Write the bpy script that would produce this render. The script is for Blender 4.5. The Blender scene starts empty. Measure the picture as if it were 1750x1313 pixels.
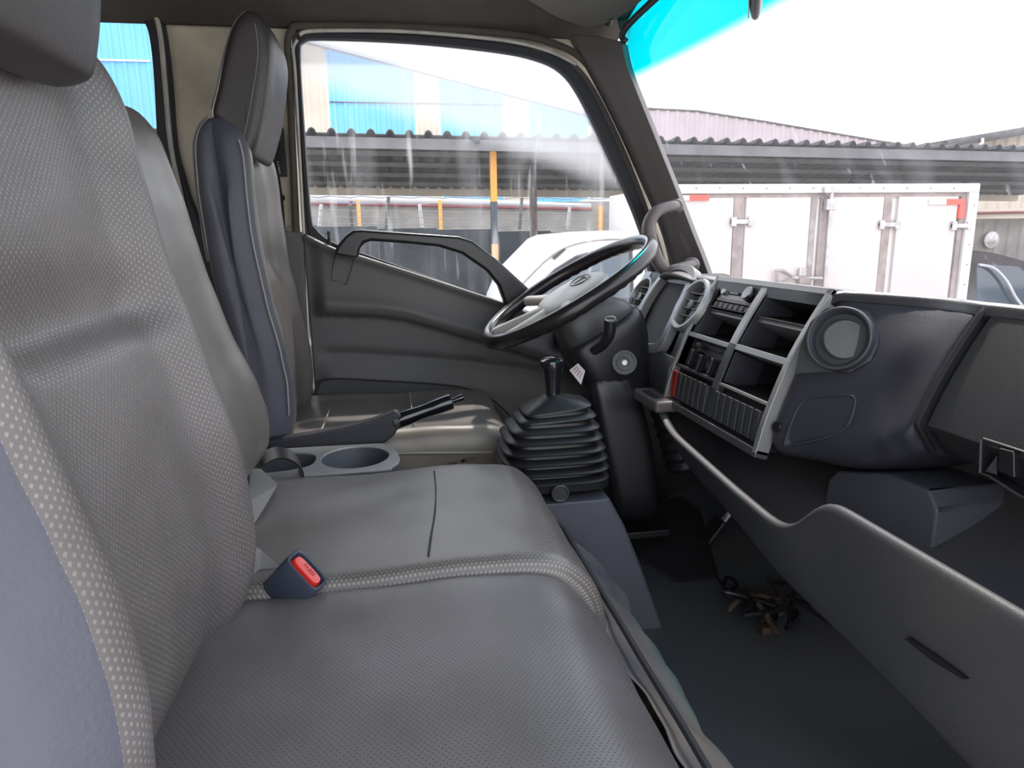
import bpy, bmesh, math, random
from mathutils import Vector, Matrix, noise
random.seed(7)
S = bpy.context.scene
COL = S.collection

# ------------------------------------------------------------------ camera
# world: X = vehicle forward, Y = from passenger side to driver side, Z = up; cab floor at Z = 0
F, CX, CY = 1180.0, 875.0, 656.5
def _n(v): return v / v.length
def _ray(px, py): return Vector(((px - CX) / F, -(py - CY) / F, -1.0))
_a = _n(_ray(664, 408)); _d = _ray(962, 6200); _d = _n(_d - _a * _d.dot(_a)); _z = -_d; _x = _a.cross(_z)
RM = Matrix((_x, _a, _z))
CAM = Vector((0, 0, 0.85))
cam_d = bpy.data.cameras.new('camera'); cam = bpy.data.objects.new('camera', cam_d); COL.objects.link(cam)
cam_d.sensor_width = 36; cam_d.lens = F / 1750 * 36; cam_d.clip_start = 0.01; cam_d.clip_end = 400
cam.matrix_world = Matrix.Translation(CAM) @ RM.to_4x4()
S.camera = cam
# measured positions: where the sight line of a photo point meets a plane of the cab
def PY(px, py, Y): r = RM @ _ray(px, py); return CAM + r * (Y / r.y)
def PX(px, py, X): r = RM @ _ray(px, py); return CAM + r * (X / r.x)
def PZ(px, py, Z): r = RM @ _ray(px, py); return CAM + r * ((Z - 0.85) / r.z)

# ------------------------------------------------------------------ world, sun, exposure
W = bpy.data.worlds.new('sky'); S.world = W; W.use_nodes = True
nt = W.node_tree; bg = nt.nodes['Background']
tc = nt.nodes.new('ShaderNodeTexCoord'); sp = nt.nodes.new('ShaderNodeSeparateXYZ'); rp = nt.nodes.new('ShaderNodeValToRGB')
nt.links.new(tc.outputs['Generated'], sp.inputs[0]); nt.links.new(sp.outputs['Z'], rp.inputs[0])
rp.color_ramp.elements[0].color = (0.95, 0.95, 0.95, 1); rp.color_ramp.elements[1].color = (0.72, 0.84, 1.0, 1)
nt.links.new(rp.outputs[0], bg.inputs['Color']); bg.inputs['Strength'].default_value = 2.5
sd = bpy.data.lights.new('sun', 'SUN'); sd.energy = 4.0; sd.angle = math.radians(2.5); sd.color = (1, 0.93, 0.84)
sun = bpy.data.objects.new('sun', sd); COL.objects.link(sun)
sun.rotation_euler = Vector((0.22, 0.62, 0.90)).to_track_quat('Z', 'Y').to_euler()
S.view_settings.view_transform = 'Standard'; S.view_settings.look = 'None'
S.view_settings.gamma = 1; S.view_settings.use_curve_mapping = False; S.view_settings.exposure = 0.28
S.cycles.max_bounces = 10; S.cycles.diffuse_bounces = 5; S.cycles.transparent_max_bounces = 16
S.cycles.sample_clamp_indirect = 6

# ------------------------------------------------------------------ materials
MATS = {}
def mat(name, col, rough=0.5, metal=0.0, spec=0.5, bump=0.0, bscale=200.0, var=0.0, vscale=4.0, col2=None, coat=0.0, thresh=None):
    m = bpy.data.materials.new(name); m.use_nodes = True; MATS[name] = m
    t = m.node_tree; b = t.nodes['Principled BSDF']
    b.inputs['Base Color'].default_value = (*col, 1); b.inputs['Roughness'].default_value = rough
    b.inputs['Metallic'].default_value = metal; b.inputs['Specular IOR Level'].default_value = spec
    b.inputs['Coat Weight'].default_value = coat
    tc = t.nodes.new('ShaderNodeTexCoord')
    if var > 0 or col2:
        n = t.nodes.new('ShaderNodeTexNoise'); n.inputs['Scale'].default_value = vscale; n.inputs['Detail'].default_value = 5
        t.links.new(tc.outputs['Object'], n.inputs['Vector'])
        r = t.nodes.new('ShaderNodeValToRGB'); t.links.new(n.outputs[0], r.inputs[0])
        c2 = col2 if col2 else tuple(c * (1 - var) for c in col)
        lo, hi = thresh if thresh else (0.35, 0.65)
        r.color_ramp.elements[0].position = lo; r.color_ramp.elements[1].position = hi
        r.color_ramp.elements[0].color = (*c2, 1); r.color_ramp.elements[1].color = (*col, 1)
        t.links.new(r.outputs[0], b.inputs['Base Color'])
    if bump > 0:
        n = t.nodes.new('ShaderNodeTexNoise'); n.inputs['Scale'].default_value = bscale; n.inputs['Detail'].default_value = 3
        t.links.new(tc.outputs['Object'], n.inputs['Vector'])
        bp = t.nodes.new('ShaderNodeBump'); bp.inputs['Strength'].default_value = bump; bp.inputs['Distance'].default_value = 0.001
        t.links.new(n.outputs[0], bp.inputs['Height']); t.links.new(bp.outputs[0], b.inputs['Normal'])
    return m
def dotted(name, col, dotc, pu, pv, size, rough=0.45, drough=0.3, bump=0.3):
    """vinyl embossed with staggered small lozenges; UV is in metres"""
    m = bpy.data.materials.new(name); m.use_nodes = True; MATS[name] = m
    t = m.node_tree; b = t.nodes['Principled BSDF']; N = t.nodes; L = t.links
    uv = N.new('ShaderNodeUVMap'); s = N.new('ShaderNodeSeparateXYZ'); L.new(uv.outputs[0], s.inputs[0])
    def M(op, a, c=None):
        n = N.new('ShaderNodeMath'); n.operation = op
        for i, q in enumerate((a, c)):
            if q is None: continue
            if isinstance(q, (int, float)): n.inputs[i].default_value = q
            else: L.new(q, n.inputs[i])
        return n.outputs[0]
    v = M('DIVIDE', s.outputs['Y'], pv); row = M('FLOOR', v); u = M('ADD', M('DIVIDE', s.outputs['X'], pu), M('MULTIPLY', row, 0.5))
    du = M('ABSOLUTE', M('SUBTRACT', M('FRACT', u), 0.5)); dv = M('ABSOLUTE', M('SUBTRACT', M('FRACT', v), 0.5))
    d = M('ADD', M('MULTIPLY', du, 1.0), M('MULTIPLY', dv, 0.9))
    r = N.new('ShaderNodeMapRange'); r.interpolation_type = 'SMOOTHSTEP'; L.new(d, r.inputs['Value'])
    r.inputs['From Min'].default_value = size - 0.08; r.inputs['From Max'].default_value = size + 0.08
    r.inputs['To Min'].default_value = 1; r.inputs['To Max'].default_value = 0
    mask = r.outputs[0]
    tc = N.new('ShaderNodeTexCoord'); nz = N.new('ShaderNodeTexNoise'); nz.inputs['Scale'].default_value = 7; nz.inputs['Detail'].default_value = 4
    L.new(tc.outputs['Object'], nz.inputs['Vector'])
    mx = N.new('ShaderNodeMix'); mx.data_type = 'RGBA'; L.new(mask, mx.inputs[0])
    mx.inputs[6].default_value = (*col, 1); mx.inputs[7].default_value = (*dotc, 1)
    m2 = N.new('ShaderNodeMix'); m2.data_type = 'RGBA'; m2.blend_type = 'MULTIPLY'
    rr = N.new('ShaderNodeValToRGB'); rr.color_ramp.elements[0].position = .3; rr.color_ramp.elements[1].position = .7
    rr.color_ramp.elements[0].color = (.78, .76, .74, 1); rr.color_ramp.elements[1].color = (1.08, 1.05, 1.08, 1)
    L.new(nz.outputs[0], rr.inputs[0]); m2.inputs[0].default_value = 1
    L.new(mx.outputs[2], m2.inputs[6]); L.new(rr.outputs[0], m2.inputs[7]); L.new(m2.outputs[2], b.inputs['Base Color'])
    rg = N.new('ShaderNodeMapRange'); L.new(mask, rg.inputs['Value']); rg.inputs['To Min'].default_value = rough; rg.inputs['To Max'].default_value = drough
    L.new(rg.outputs[0], b.inputs['Roughness']); b.inputs['Specular IOR Level'].default_value = 0.6
    bp = N.new('ShaderNodeBump'); bp.inputs['Strength'].default_value = bump; bp.inputs['Distance'].default_value = 0.0006
    L.new(mask, bp.inputs['Height']); L.new(bp.outputs[0], b.inputs['Normal'])
    return m
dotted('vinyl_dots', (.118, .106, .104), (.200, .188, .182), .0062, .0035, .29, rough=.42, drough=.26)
dotted('vinyl_holes', (.135, .125, .125), (.045, .042, .043), .0056, .0037, .18, rough=.4, drough=.6)
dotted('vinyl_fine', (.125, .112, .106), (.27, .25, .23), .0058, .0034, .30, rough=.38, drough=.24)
mat('vinyl_plain', (.135, .12, .113), .36, spec=.6, bump=.25, bscale=350, var=.25, vscale=6)
mat('vinyl_blue', (.078, .078, .104), .55, bump=.5, bscale=260, var=.2, vscale=9)
mat('vinyl_dark', (.034, .028, .029), .42, bump=.3, bscale=400, var=.2, vscale=8)
mat('vinyl_flap', (.21, .20, .20), .6, bump=.3, bscale=300, var=.15)
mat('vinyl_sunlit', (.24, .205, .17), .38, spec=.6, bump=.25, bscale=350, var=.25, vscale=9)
mat('skirt_vinyl', (.30, .245, .21), .30, spec=.7, bump=.2, bscale=120, col2=(.10, .105, .125), vscale=5)
mat('thread', (.34, .31, .28), .8)
mat('seam_dark', (.03, .028, .03), .8)
mat('plastic_dash', (.034, .035, .047), .5, bump=.5, bscale=900, var=.15, vscale=5)
mat('pad_top', (.05, .05, .055), .32, spec=.8, bump=.3, bscale=900)
mat('plastic_glove', (.028, .028, .029), .45, bump=.4, bscale=900, var=.1)
mat('plastic_tray', (.070, .067, .066), .5, bump=.5, bscale=700, col2=(.050, .050, .060), vscale=4)
mat('plastic_silver', (.30, .30, .30), .35, metal=.35, bump=.15, bscale=600)
mat('plastic_greydark', (.055, .058, .062), .42, bump=.2, bscale=700)
mat('plastic_black', (.012, .012, .015), .35)
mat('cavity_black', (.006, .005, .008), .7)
mat('gloss_black', (.008, .009, .013), .13, coat=.6)
mat('rubber', (.016, .016, .019), .42, bump=.3, bscale=300)
mat('rubber_top', (.022, .021, .022), .4)
mat('wheel_rim_black', (.018, .015, .016), .22, bump=.15, bscale=400)
mat('wheel_hub_grey', (.50, .465, .44), .5, bump=.2, bscale=500)
mat('emblem', (.16, .15, .145), .3, metal=.5)
mat('chrome', (.75, .74, .72), .12, metal=1)
mat('metal_grey', (.35, .35, .36), .35, metal=.8)
mat('console_blue', (.085, .09, .112), .5, bump=.4, bscale=700, var=.15)
mat('door_plastic', (.115, .104, .102), .55, bump=.6, bscale=800, col2=(.10, .096, .10), vscale=3)
mat('door_dark', (.06, .062, .072), .6, bump=.5, bscale=700)
mat('seal_black', (.010, .010, .016), .55)
mat('pillar_plastic', (.085, .073, .07), .5, bump=.4, bscale=700, var=.15)
mat('handle_plastic', (.12, .10, .097), .42, bump=.3, bscale=600)
mat('headliner', (.075, .062, .052), .9, bump=.8, bscale=500, var=.2, vscale=10)
mat('visor', (.13, .11, .095), .85, bump=.8, bscale=300)
mat('paint_beige', (.50, .43, .33), .45, col2=(.30, .26, .19), vscale=6, bump=.15, bscale=60, thresh=(.3, .6))
mat('paint_edge', (.46, .42, .37), .35, var=.25, vscale=20)
mat('red_button', (.65, .028, .02), .3, coat=.3)
mat('red_dark', (.42, .03, .015), .35)
mat('buckle_body', (.045, .055, .085), .42, bump=.3, bscale=600)
mat('webbing', (.02, .02, .03), .8, bump=.6, bscale=500)
mat('floor_vinyl', (.085, .10, .13), .4, bump=.6, bscale=25, col2=(.10, .10, .10), vscale=3.5, thresh=(.42, .75))
mat('floor_mat', (.014, .014, .016), .6)
mat('rust', (.075, .045, .03), .8, bump=.6, bscale=80, var=.6, vscale=30)
mat('paper', (.62, .54, .54), .7)
mat('print_ink', (.06, .05, .06), .8)
mat('white_print', (.8, .8, .8), .6)
# outside
mat('sheet_blue', (.16, .50, .92), .5, var=.12, vscale=.6)
mat('sheet_beige', (.62, .53, .43), .6, var=.15, vscale=.8)
mat('sheet_pale', (.55, .46, .48), .6, var=.12, vscale=.7)
mat('sheet_shed', (.105, .10, .105), .6, col2=(.045, .045, .05), vscale=2.2)
mat('shed_edge', (.16, .15, .16), .6, var=.3, vscale=3)
mat('steel_purlin', (.16, .15, .14), .6, var=.3)
mat('pole_yellow', (.85, .38, .06), .5, var=.15, vscale=4)
mat('pole_dark', (.06, .075, .10), .5, var=.2)
mat('wall_dark', (.022, .030, .045), .5, col2=(.07, .085, .11), vscale=2.5, thresh=(.4, .75), bump=.4, bscale=6)
mat('wall_tan', (.30, .27, .24), .8, col2=(.20, .19, .18), vscale=2)
mat('roof_white', (.75, .75, .76), .5, var=.1)
mat('trim_red', (.20, .045, .05), .6)
mat('wire', (.35, .35, .36), .5, metal=.6)
mat('truck_white', (.68, .66, .65), .35, var=.04, vscale=2)
mat('truck_panel', (.60, .525, .51), .5, var=.06, vscale=1.4)
mat('truck_steel', (.34, .27, .25), .45, var=.35, vscale=9)
mat('truck_zinc', (.52, .50, .50), .4, metal=.5, var=.3, vscale=14)
mat('tape_red', (.72, .09, .06), .4)
mat('tape_white', (.62, .60, .58), .4)
mat('tyre', (.02, .02, .02), .8)
mat('glass_dark', (.025, .055, .09), .08, spec=.8)
mat('asphalt', (.17, .155, .145), .9, bump=.6, bscale=20, var=.3, vscale=1.2)
mat('canvas_dark', (.075, .06, .065), .8, var=.4, vscale=3)

def glass(name, kind):
    m = bpy.data.materials.new(name); m.use_nodes = True; MATS[name] = m
    t = m.node_tree; N = t.nodes; L = t.links; N.remove(N['Principled BSDF']); out = N['Material Output']
    tr = N.new('ShaderNodeBsdfTransparent'); df = N.new('ShaderNodeBsdfDiffuse'); tl = N.new('ShaderNodeBsdfTranslucent')
    df.inputs['Color'].default_value = (.75, .75, .78, 1); tl.inputs['Color'].default_value = (.8, .8, .83, 1)
    ds = N.new('ShaderNodeMixShader'); ds.inputs[0].default_value = .65; L.new(df.outputs[0], ds.inputs[1]); L.new(tl.outputs[0], ds.inputs[2])
    tc = N.new('ShaderNodeTexCoord')
    def noi(scale, vec, lo, hi, a, b, det=4):
        n = N.new('ShaderNodeTexNoise'); n.inputs['Scale'].default_value = scale; n.inputs['Detail'].default_value = det
        mp = N.new('ShaderNodeMapping'); mp.inputs['Scale'].default_value = vec[:3]; mp.inputs['Rotation'].default_value = (0, vec[3], 0)
        L.new(tc.outputs['Object'], mp.inputs[0]); L.new(mp.outputs[0], n.inputs['Vector'])
        r = N.new('ShaderNodeMapRange'); L.new(n.outputs[0], r.inputs['Value'])
        for k, q in zip(('From Min', 'From Max', 'To Min', 'To Max'), (lo, hi, a, b)): r.inputs[k].default_value = q
        return r.outputs[0]
    def M(op, a, c):
        n = N.new('ShaderNodeMath'); n.operation = op
        for i, q in enumerate((a, c)):
            if isinstance(q, (int, float)): n.inputs[i].default_value = q
            else: L.new(q, n.inputs[i])
        return n.outputs[0]
    sp = N.new('ShaderNodeSeparateXYZ'); L.new(tc.outputs['Object'], sp.inputs[0])
    if kind == 'side':
        a = noi(14, (1, 1, .12, .1), .5, .8, 0, .10)
        b = noi(34, (1, 1, .10, -.7), .60, .74, 0, .30)
        c = noi(5, (1, 1, 1, 0), .4, .75, .0, .03)
        # sun glare on the glass, painted as a whiter veil above a diagonal
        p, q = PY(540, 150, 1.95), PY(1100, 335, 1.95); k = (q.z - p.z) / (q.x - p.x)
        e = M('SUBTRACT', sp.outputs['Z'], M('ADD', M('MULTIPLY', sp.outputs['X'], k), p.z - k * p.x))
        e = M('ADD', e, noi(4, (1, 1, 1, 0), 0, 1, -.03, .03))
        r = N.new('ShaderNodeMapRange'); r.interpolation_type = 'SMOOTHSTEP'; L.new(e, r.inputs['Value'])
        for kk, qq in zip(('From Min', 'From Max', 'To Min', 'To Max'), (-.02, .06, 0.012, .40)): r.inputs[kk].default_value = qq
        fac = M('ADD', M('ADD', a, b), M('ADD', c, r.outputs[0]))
    elif kind == 'screen':
        a = noi(9, (1, 1, .2, .3), .5, .85, .0, .12); b = noi(45, (1, 1, .3, -.5), .66, .8, 0, .3)
        fac = M('ADD', M('ADD', a, b), .05)
        r = N.new('ShaderNodeMapRange'); r.interpolation_type = 'SMOOTHSTEP'; L.new(sp.outputs['Z'], r.inputs['Value'])
        for kk, qq in zip(('From Min', 'From Max', 'To Min', 'To Max'), (1.222, 1.268, 0, 1)): r.inputs[kk].default_value = qq
        mx = N.new('ShaderNodeMix'); mx.data_type = 'RGBA'; L.new(r.outputs[0], mx.inputs[0])
        mx.inputs[6].default_value = (.97, .94, .95, 1); mx.inputs[7].default_value = (.0, .36, .42, 1)
        L.new(mx.outputs[2], tr.inputs['Color'])
        inv = M('SUBTRACT', 1.0, r.outputs[0]); fac = M('MULTIPLY', fac, inv)
    else:
        fac = noi(10, (1, 1, .3, .2), .5, .9, .02, .12)
    ms = N.new('ShaderNodeMixShader'); L.new(fac, ms.inputs[0]); L.new(tr.outputs[0], ms.inputs[1]); L.new(ds.outputs[0], ms.inputs[2])
    gl = N.new('ShaderNodeBsdfGlossy'); gl.inputs['Roughness'].default_value = .02
    fr = N.new('ShaderNodeLayerWeight'); fr.inputs['Blend'].default_value = .12
    m3 = N.new('ShaderNodeMixShader'); L.new(M('MULTIPLY', fr.outputs['Fresnel'], .5), m3.inputs[0])
    L.new(ms.outputs[0], m3.inputs[1]); L.new(gl.outputs[0], m3.inputs[2]); L.new(m3.outputs[0], out.inputs['Surface'])
    return m
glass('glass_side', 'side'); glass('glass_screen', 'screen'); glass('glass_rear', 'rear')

# ------------------------------------------------------------------ builders
def thing(name, label=None, cat=None, loc=(0, 0, 0), group=None, kind=None):
    o = bpy.data.objects.new(name, None); COL.objects.link(o); o.location = loc; o.empty_display_size = .05
    tag(o, label, cat, group, kind); return o
def tag(o, label=None, cat=None, group=None, kind=None):
    for k, v in (('label', label), ('category', cat), ('group', group), ('kind', kind)):
        if v: o[k] = v
    return o
def wmat(o):
    m = Matrix.Identity(4); ch = []
    while o: ch.append(o); o = o.parent
    for q in reversed(ch): m = m @ q.matrix_parent_inverse @ Matrix.LocRotScale(q.location, q.rotation_euler, q.scale)
    return m
def link(name, me, parent=None):
    o = bpy.data.objects.new(name, me); COL.objects.link(o)
    if parent:
        o.parent = parent; o.matrix_parent_inverse = wmat(parent).inverted()
    return o
def finish(o, bevel=0, seg=2, sub=0, ang=35, solid=0, off=0):
    me = o.data
    for p in me.polygons: p.use_smooth = True
    if not sub: me.set_sharp_from_angle(angle=math.radians(ang))
    if solid:
        m = o.modifiers.new('solid', 'SOLIDIFY'); m.thickness = solid; m.offset = off
    if bevel:
        m = o.modifiers.new('bevel', 'BEVEL'); m.width = bevel; m.segments = seg; m.limit_method = 'ANGLE'; m.angle_limit = math.radians(30); m.harden_normals = True
    if sub:
        m = o.modifiers.new('sub', 'SUBSURF'); m.levels = sub; m.render_levels = sub
    return o
def mesh(name, vs, fs, mt, parent=None, uvs=None, fm=None, **k):
    me = bpy.data.meshes.new(name); me.from_pydata([tuple(v) for v in vs], [], fs)
    for m in (mt if isinstance(mt, (list, tuple)) else [mt]): me.materials.append(MATS[m])
    if fm:
        for p, i in zip(me.polygons, fm): p.material_index = i
    if uvs:
        ul = me.uv_layers.new(name='UVMap')
        for l in me.loops: ul.data[l.index].uv = uvs[l.vertex_index]
    bm = bmesh.new(); bm.from_mesh(me); bmesh.ops.recalc_face_normals(bm, faces=bm.faces); bm.to_mesh(me); bm.free()
    return finish(link(name, me, parent), **k)
def boxv(x0, x1, y0, y1, z0, z1):
    v = [Vector((x, y, z)) for x in (x0, x1) for y in (y0, y1) for z in (z0, z1)]
    f = [(0, 1, 3, 2), (4, 6, 7, 5), (0, 4, 5, 1), (2, 3, 7, 6), (0, 2, 6, 4), (1, 5, 7, 3)]
    return v, f
def box(name, a, b, mt, parent=None, bevel=.002, M=None, **k):
    v, f = boxv(a[0], b[0], a[1], b[1], a[2], b[2])
    if M is not None: v = [M @ q for q in v]
    return mesh(name, v, f, mt, parent, bevel=bevel, **k)
def boxes(name, lst, mt, parent=None, bevel=0, **k):
    V, Fc = [], []
    for a, b in lst:
        v, f = boxv(a[0], b[0], a[1], b[1], a[2], b[2]); n = len(V); V += v; Fc += [tuple(i + n for i in q) for q in f]
    return mesh(name, V, Fc, mt, parent, bevel=bevel, **k)
def cr(pts, n=6, closed=False):
    """Catmull-Rom through points"""
    P = [Vector(p) for p in pts]; out = []; N = len(P)
    for i in range(N if closed else N - 1):
        g = (lambda j: P[j % N]) if closed else (lambda j: P[max(0, min(N - 1, j))])
        a, b, c, d = g(i - 1), g(i), g(i + 1), g(i + 2)
        for s in range(n):
            t = s / n
            out.append(.5 * ((2 * b) + (c - a) * t + (2 * a - 5 * b + 4 * c - d) * t * t + (3 * b - a - 3 * c + d) * t ** 3))
    if not closed: out.append(P[-1].copy())
    return out
def loft(name, rings, mt, parent=None, closed=True, cap=True, **k):
    V = [v for r in rings for v in r]; n = len(rings[0]); Fc = []
    for i in range(len(rings) - 1):
        for j in range(n if closed else n - 1):
            j2 = (j + 1) % n
            Fc.append((i * n + j, i * n + j2, (i + 1) * n + j2, (i + 1) * n + j))
    if cap and closed: Fc.append(tuple(range(n))); Fc.append(tuple(range((len(rings) - 1) * n, len(rings) * n)))
    return mesh(name, V, Fc, mt, parent, **k)
def tube(name, pts, r, mt, parent=None, n=10, smooth=0, closed=False, flat=1.0, **k):
    P = cr(pts, smooth, closed) if smooth else [Vector(p) for p in pts]
    N = len(P); rings = []; up = None
    for i, p in enumerate(P):
        d = (P[(i + 1) % N] - P[i - 1]) if closed else (P[min(N - 1, i + 1)] - P[max(0, i - 1)])
        d.normalize()
        if up is None: up = Vector((0, 0, 1)) if abs(d.z) < .9 else Vector((1, 0, 0))
        up = up - d * up.dot(d); up.normalize(); s = d.cross(up)
        rr = r(i / (N - 1)) if callable(r) else r
        rings.append([p + s * math.cos(2 * math.pi * j / n) * rr + up * math.sin(2 * math.pi * j / n) * rr * flat for j in range(n)])
    if closed: rings.append(rings[0][:])
    return loft(name, rings, mt, parent, cap=not closed, **k)
def basis(o, nrm, up=(0, 0, 1)):
    z = Vector(nrm).normalized(); x = Vector(up).cross(z).normalized(); y = z.cross(x)
    m = Matrix((x, y, z)).transposed().to_4x4(); m.translation = Vector(o); return m
def lathe(name, prof, M, mt, parent=None, n=32, sx=1, sy=1, **k):
    rings = [[M @ Vector((math.cos(2 * math.pi * j / n) * r * sx, math.sin(2 * math.pi * j / n) * r * sy, z)) for j in range(n)] for r, z in prof]
    return loft(name, rings, mt, parent, **k)
def plate(name, outer, holes, mt, ext, parent=None, **k):
    """flat polygon with holes (3-D points in one plane) given thickness by the vector ext"""
    bm = bmesh.new(); es = []
    for lp in [outer] + list(holes):
        vs = [bm.verts.new(p) for p in lp]
        es += [bm.edges.new((vs[i], vs[(i + 1) % len(vs)])) for i in range(len(vs))]
    bmesh.ops.triangle_fill(bm, edges=es, use_beauty=True, use_dissolve=False)
    r = bmesh.ops.extrude_face_region(bm, geom=bm.faces[:])
    bmesh.ops.translate(bm, verts=[g for g in r['geom'] if isinstance(g, bmesh.types.BMVert)], vec=Vector(ext))
    bmesh.ops.recalc_face_normals(bm, faces=bm.faces)
    me = bpy.data.meshes.new(name); bm.to_mesh(me); bm.free(); me.materials.append(MATS[mt])
    return finish(link(name, me, parent), **k)
def px_loop(pts, Y, n=5, closed=True): return cr([PY(x, y, Y) for x, y in pts], n, closed)
def text(name, body, M, size, mt, parent=None, ext=.0004):
    c = bpy.data.curves.new(name, 'FONT'); c.body = body; c.size = size; c.align_x = 'CENTER'; c.align_y = 'CENTER'; c.extrude = ext
    o = bpy.data.objects.new(name, c); me = bpy.data.meshes.new_from_object(o); bpy.data.objects.remove(o); bpy.data.curves.remove(c)
    me.materials.clear(); me.materials.append(MATS[mt]); me.transform(M)
    return link(name, me, parent)
def interp(x, pts):
    if x <= pts[0][0]: return pts[0][1]
    for (a, b), (c, d) in zip(pts, pts[1:]):
        if x <= c: return b + (d - b) * (x - a) / (c - a)
    return pts[-1][1]
def sstep(a, b, x): t = max(0, min(1, (x - a) / (b - a))); return t * t * (3 - 2 * t)

def cushion(name, prof, y0, y1, mt, parent=None, rnd=.04, q=2.6, ny=27, bolster=0.0, bw=.75, axis='x', mats=None, crease=None, shoulder=None, pn=4, lim=.038, mb=.86):
    """closed XZ profile swept along Y, rounded at both ends; bolster pushes the front (or top) out near both sides"""
    P = cr([Vector((x, 0, z)) for x, z in prof], pn, True); n = len(P); cen = sum(P, Vector()) / n
    area = sum(P[i].x * P[(i + 1) % n].z - P[(i + 1) % n].x * P[i].z for i in range(n)); sg = 1 if area > 0 else -1
    nr = []
    for i in range(n):
        t = P[(i + 1) % n] - P[i - 1]; nr.append(Vector((t.z, 0, -t.x)).normalized() * sg)
    arc = [0]
    for i in range(1, n): arc.append(arc[-1] + (P[i] - P[i - 1]).length)
    V, UV = [], []; yc, hw = (y0 + y1) / 2, (y1 - y0) / 2; ss = []
    for j in range(ny):
        a = -1 + 2 * j / (ny - 1); s = math.sin(a * math.pi / 2) * .55 + a * .45; ss.append(s)
        d = (1 - abs(s)) * hw; ins = 0
        if d < rnd: ins = min(rnd, lim) * (1 - (max(0, 1 - (1 - d / rnd) ** q)) ** (1 / q))
        b = bolster * (math.exp(-((abs(s) - bw) / .17) ** 2)) if bolster else 0
        for i in range(n):
            p = P[i] - nr[i] * ins
            w = max(0, nr[i].x if axis == 'x' else nr[i].z)
            p = p + (nr[i] * (b * w - bolster * .35 * w))
            if crease and abs(s) < .72:
                zc, dep = crease
                p = p - nr[i] * w * dep * math.exp(-((P[i].z - zc) / (.045 if P[i].z > zc else .016)) ** 2) * (1 - (abs(s) / .72) ** 4)
            p = p + nr[i] * (.0022 * noise.noise(Vector((p.x * 11, s * hw * 11 + y0 * 3, p.z * 11))) + .0012 * noise.noise(Vector((p.x * 26, s * hw * 14, p.z * 26))))
            y = yc + s * hw
            if shoulder:
                y = yc + (y - yc) * interp(P[i].z, shoulder)
            V.append(Vector((p.x, y, p.z))); UV.append((arc[i], y))
    Fc, fm = [], []
    for j in range(ny - 1):
        for i in range(n):
            i2 = (i + 1) % n; Fc.append((j * n + i, j * n + i2, (j + 1) * n + i2, (j + 1) * n + i))
            w = nr[i].x if axis == 'x' else nr[i].z
            fm.append(0 if (w > .25 and abs((ss[j] + ss[j + 1]) / 2) < mb) or not mats else 1)
    for e0, base in ((0, 0), (1, (ny - 1) * n)):
        prev = [base + i for i in range(n)]; cc = sum((V[i] for i in prev), Vector()) / n
        for k in (.7, .35):
            nw = []
            for i in range(n): V.append(V[base + i].lerp(cc, 1 - k)); UV.append(UV[base + i]); nw.append(len(V) - 1)
            for i in range(n): Fc.append((prev[i], prev[(i + 1) % n], nw[(i + 1) % n], nw[i])); fm.append(1 if mats else 0)
            prev = nw
        V.append(cc); UV.append((0, 0)); c_ = len(V) - 1
        for i in range(n): Fc.append((prev[i], prev[(i + 1) % n], c_)); fm.append(1 if mats else 0)
    # the seam of the arc parameter sits at the first profile point (rear/bottom, unseen)
    me_o = mesh(name, V, Fc, [mt] + (mats or []), parent, uvs=UV, fm=fm, sub=1)
    grid = lambda s, i: V[min(range(ny), key=lambda j: abs(ss[j] - s)) * n + i]
    return me_o, P, nr, grid, n

# ================================================================== THE CAB SHELL
st = dict(kind='structure')
# floor pan
NX = 40
vs, fs = [], []
for i in range(41):
    for j in range(41):
        x = -1.7 + 2.95 * i / 40; y = .05 + 1.95 * j / 40
        z = .012 * noise.noise(Vector((x * 3, y * 3, 1))) + .12 * sstep(.75, 1.15, x)
        z += .011 * math.sin(9 * (x + .4 * y) + 3 * noise.noise(Vector((x * 2, y * 2, 0)))) * sstep(.4, .6, x)
        vs.append((x, y, z))
for i in range(40):
    for j in range(40): fs.append((i * 41 + j, i * 41 + j + 1, (i + 1) * 41 + j + 1, (i + 1) * 41 + j))
tag(mesh('floor', vs, fs, 'floor_vinyl', solid=.03, off=-1), 'worn blue-black vinyl floor covering of the cab', **st)
# ceiling with soft curve down to the driver side
prof = [(0.05, 1.47), (.4, 1.475), (1.2, 1.47), (1.6, 1.455), (1.80, 1.43), (1.92, 1.395), (1.97, 1.375)]
prof = cr([Vector((0, a, b)) for a, b in prof], 4)
rings = [[Vector((x, p.y, p.z - .02 * sstep(.45, .66, x))) for p in prof] for x in (-1.7, -1, -.5, 0, .3, .5, .58, .64)]
tag(loft('ceiling', rings, 'headliner', closed=False, solid=.03, off=1), 'dark brown fabric headliner of the cab roof', **st)
for x, y in ((615, 1), (730, 8)):
    p = PY(x, y, 1.86); b = lathe('trim_clip', [(.001, .004), (.006, .003), (.008, 0), (.008, -.004)], basis(p + Vector((0, 0, .006)), (0, -.8, -.6)), 'headliner', bpy.data.objects['ceiling'], n=16)
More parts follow.
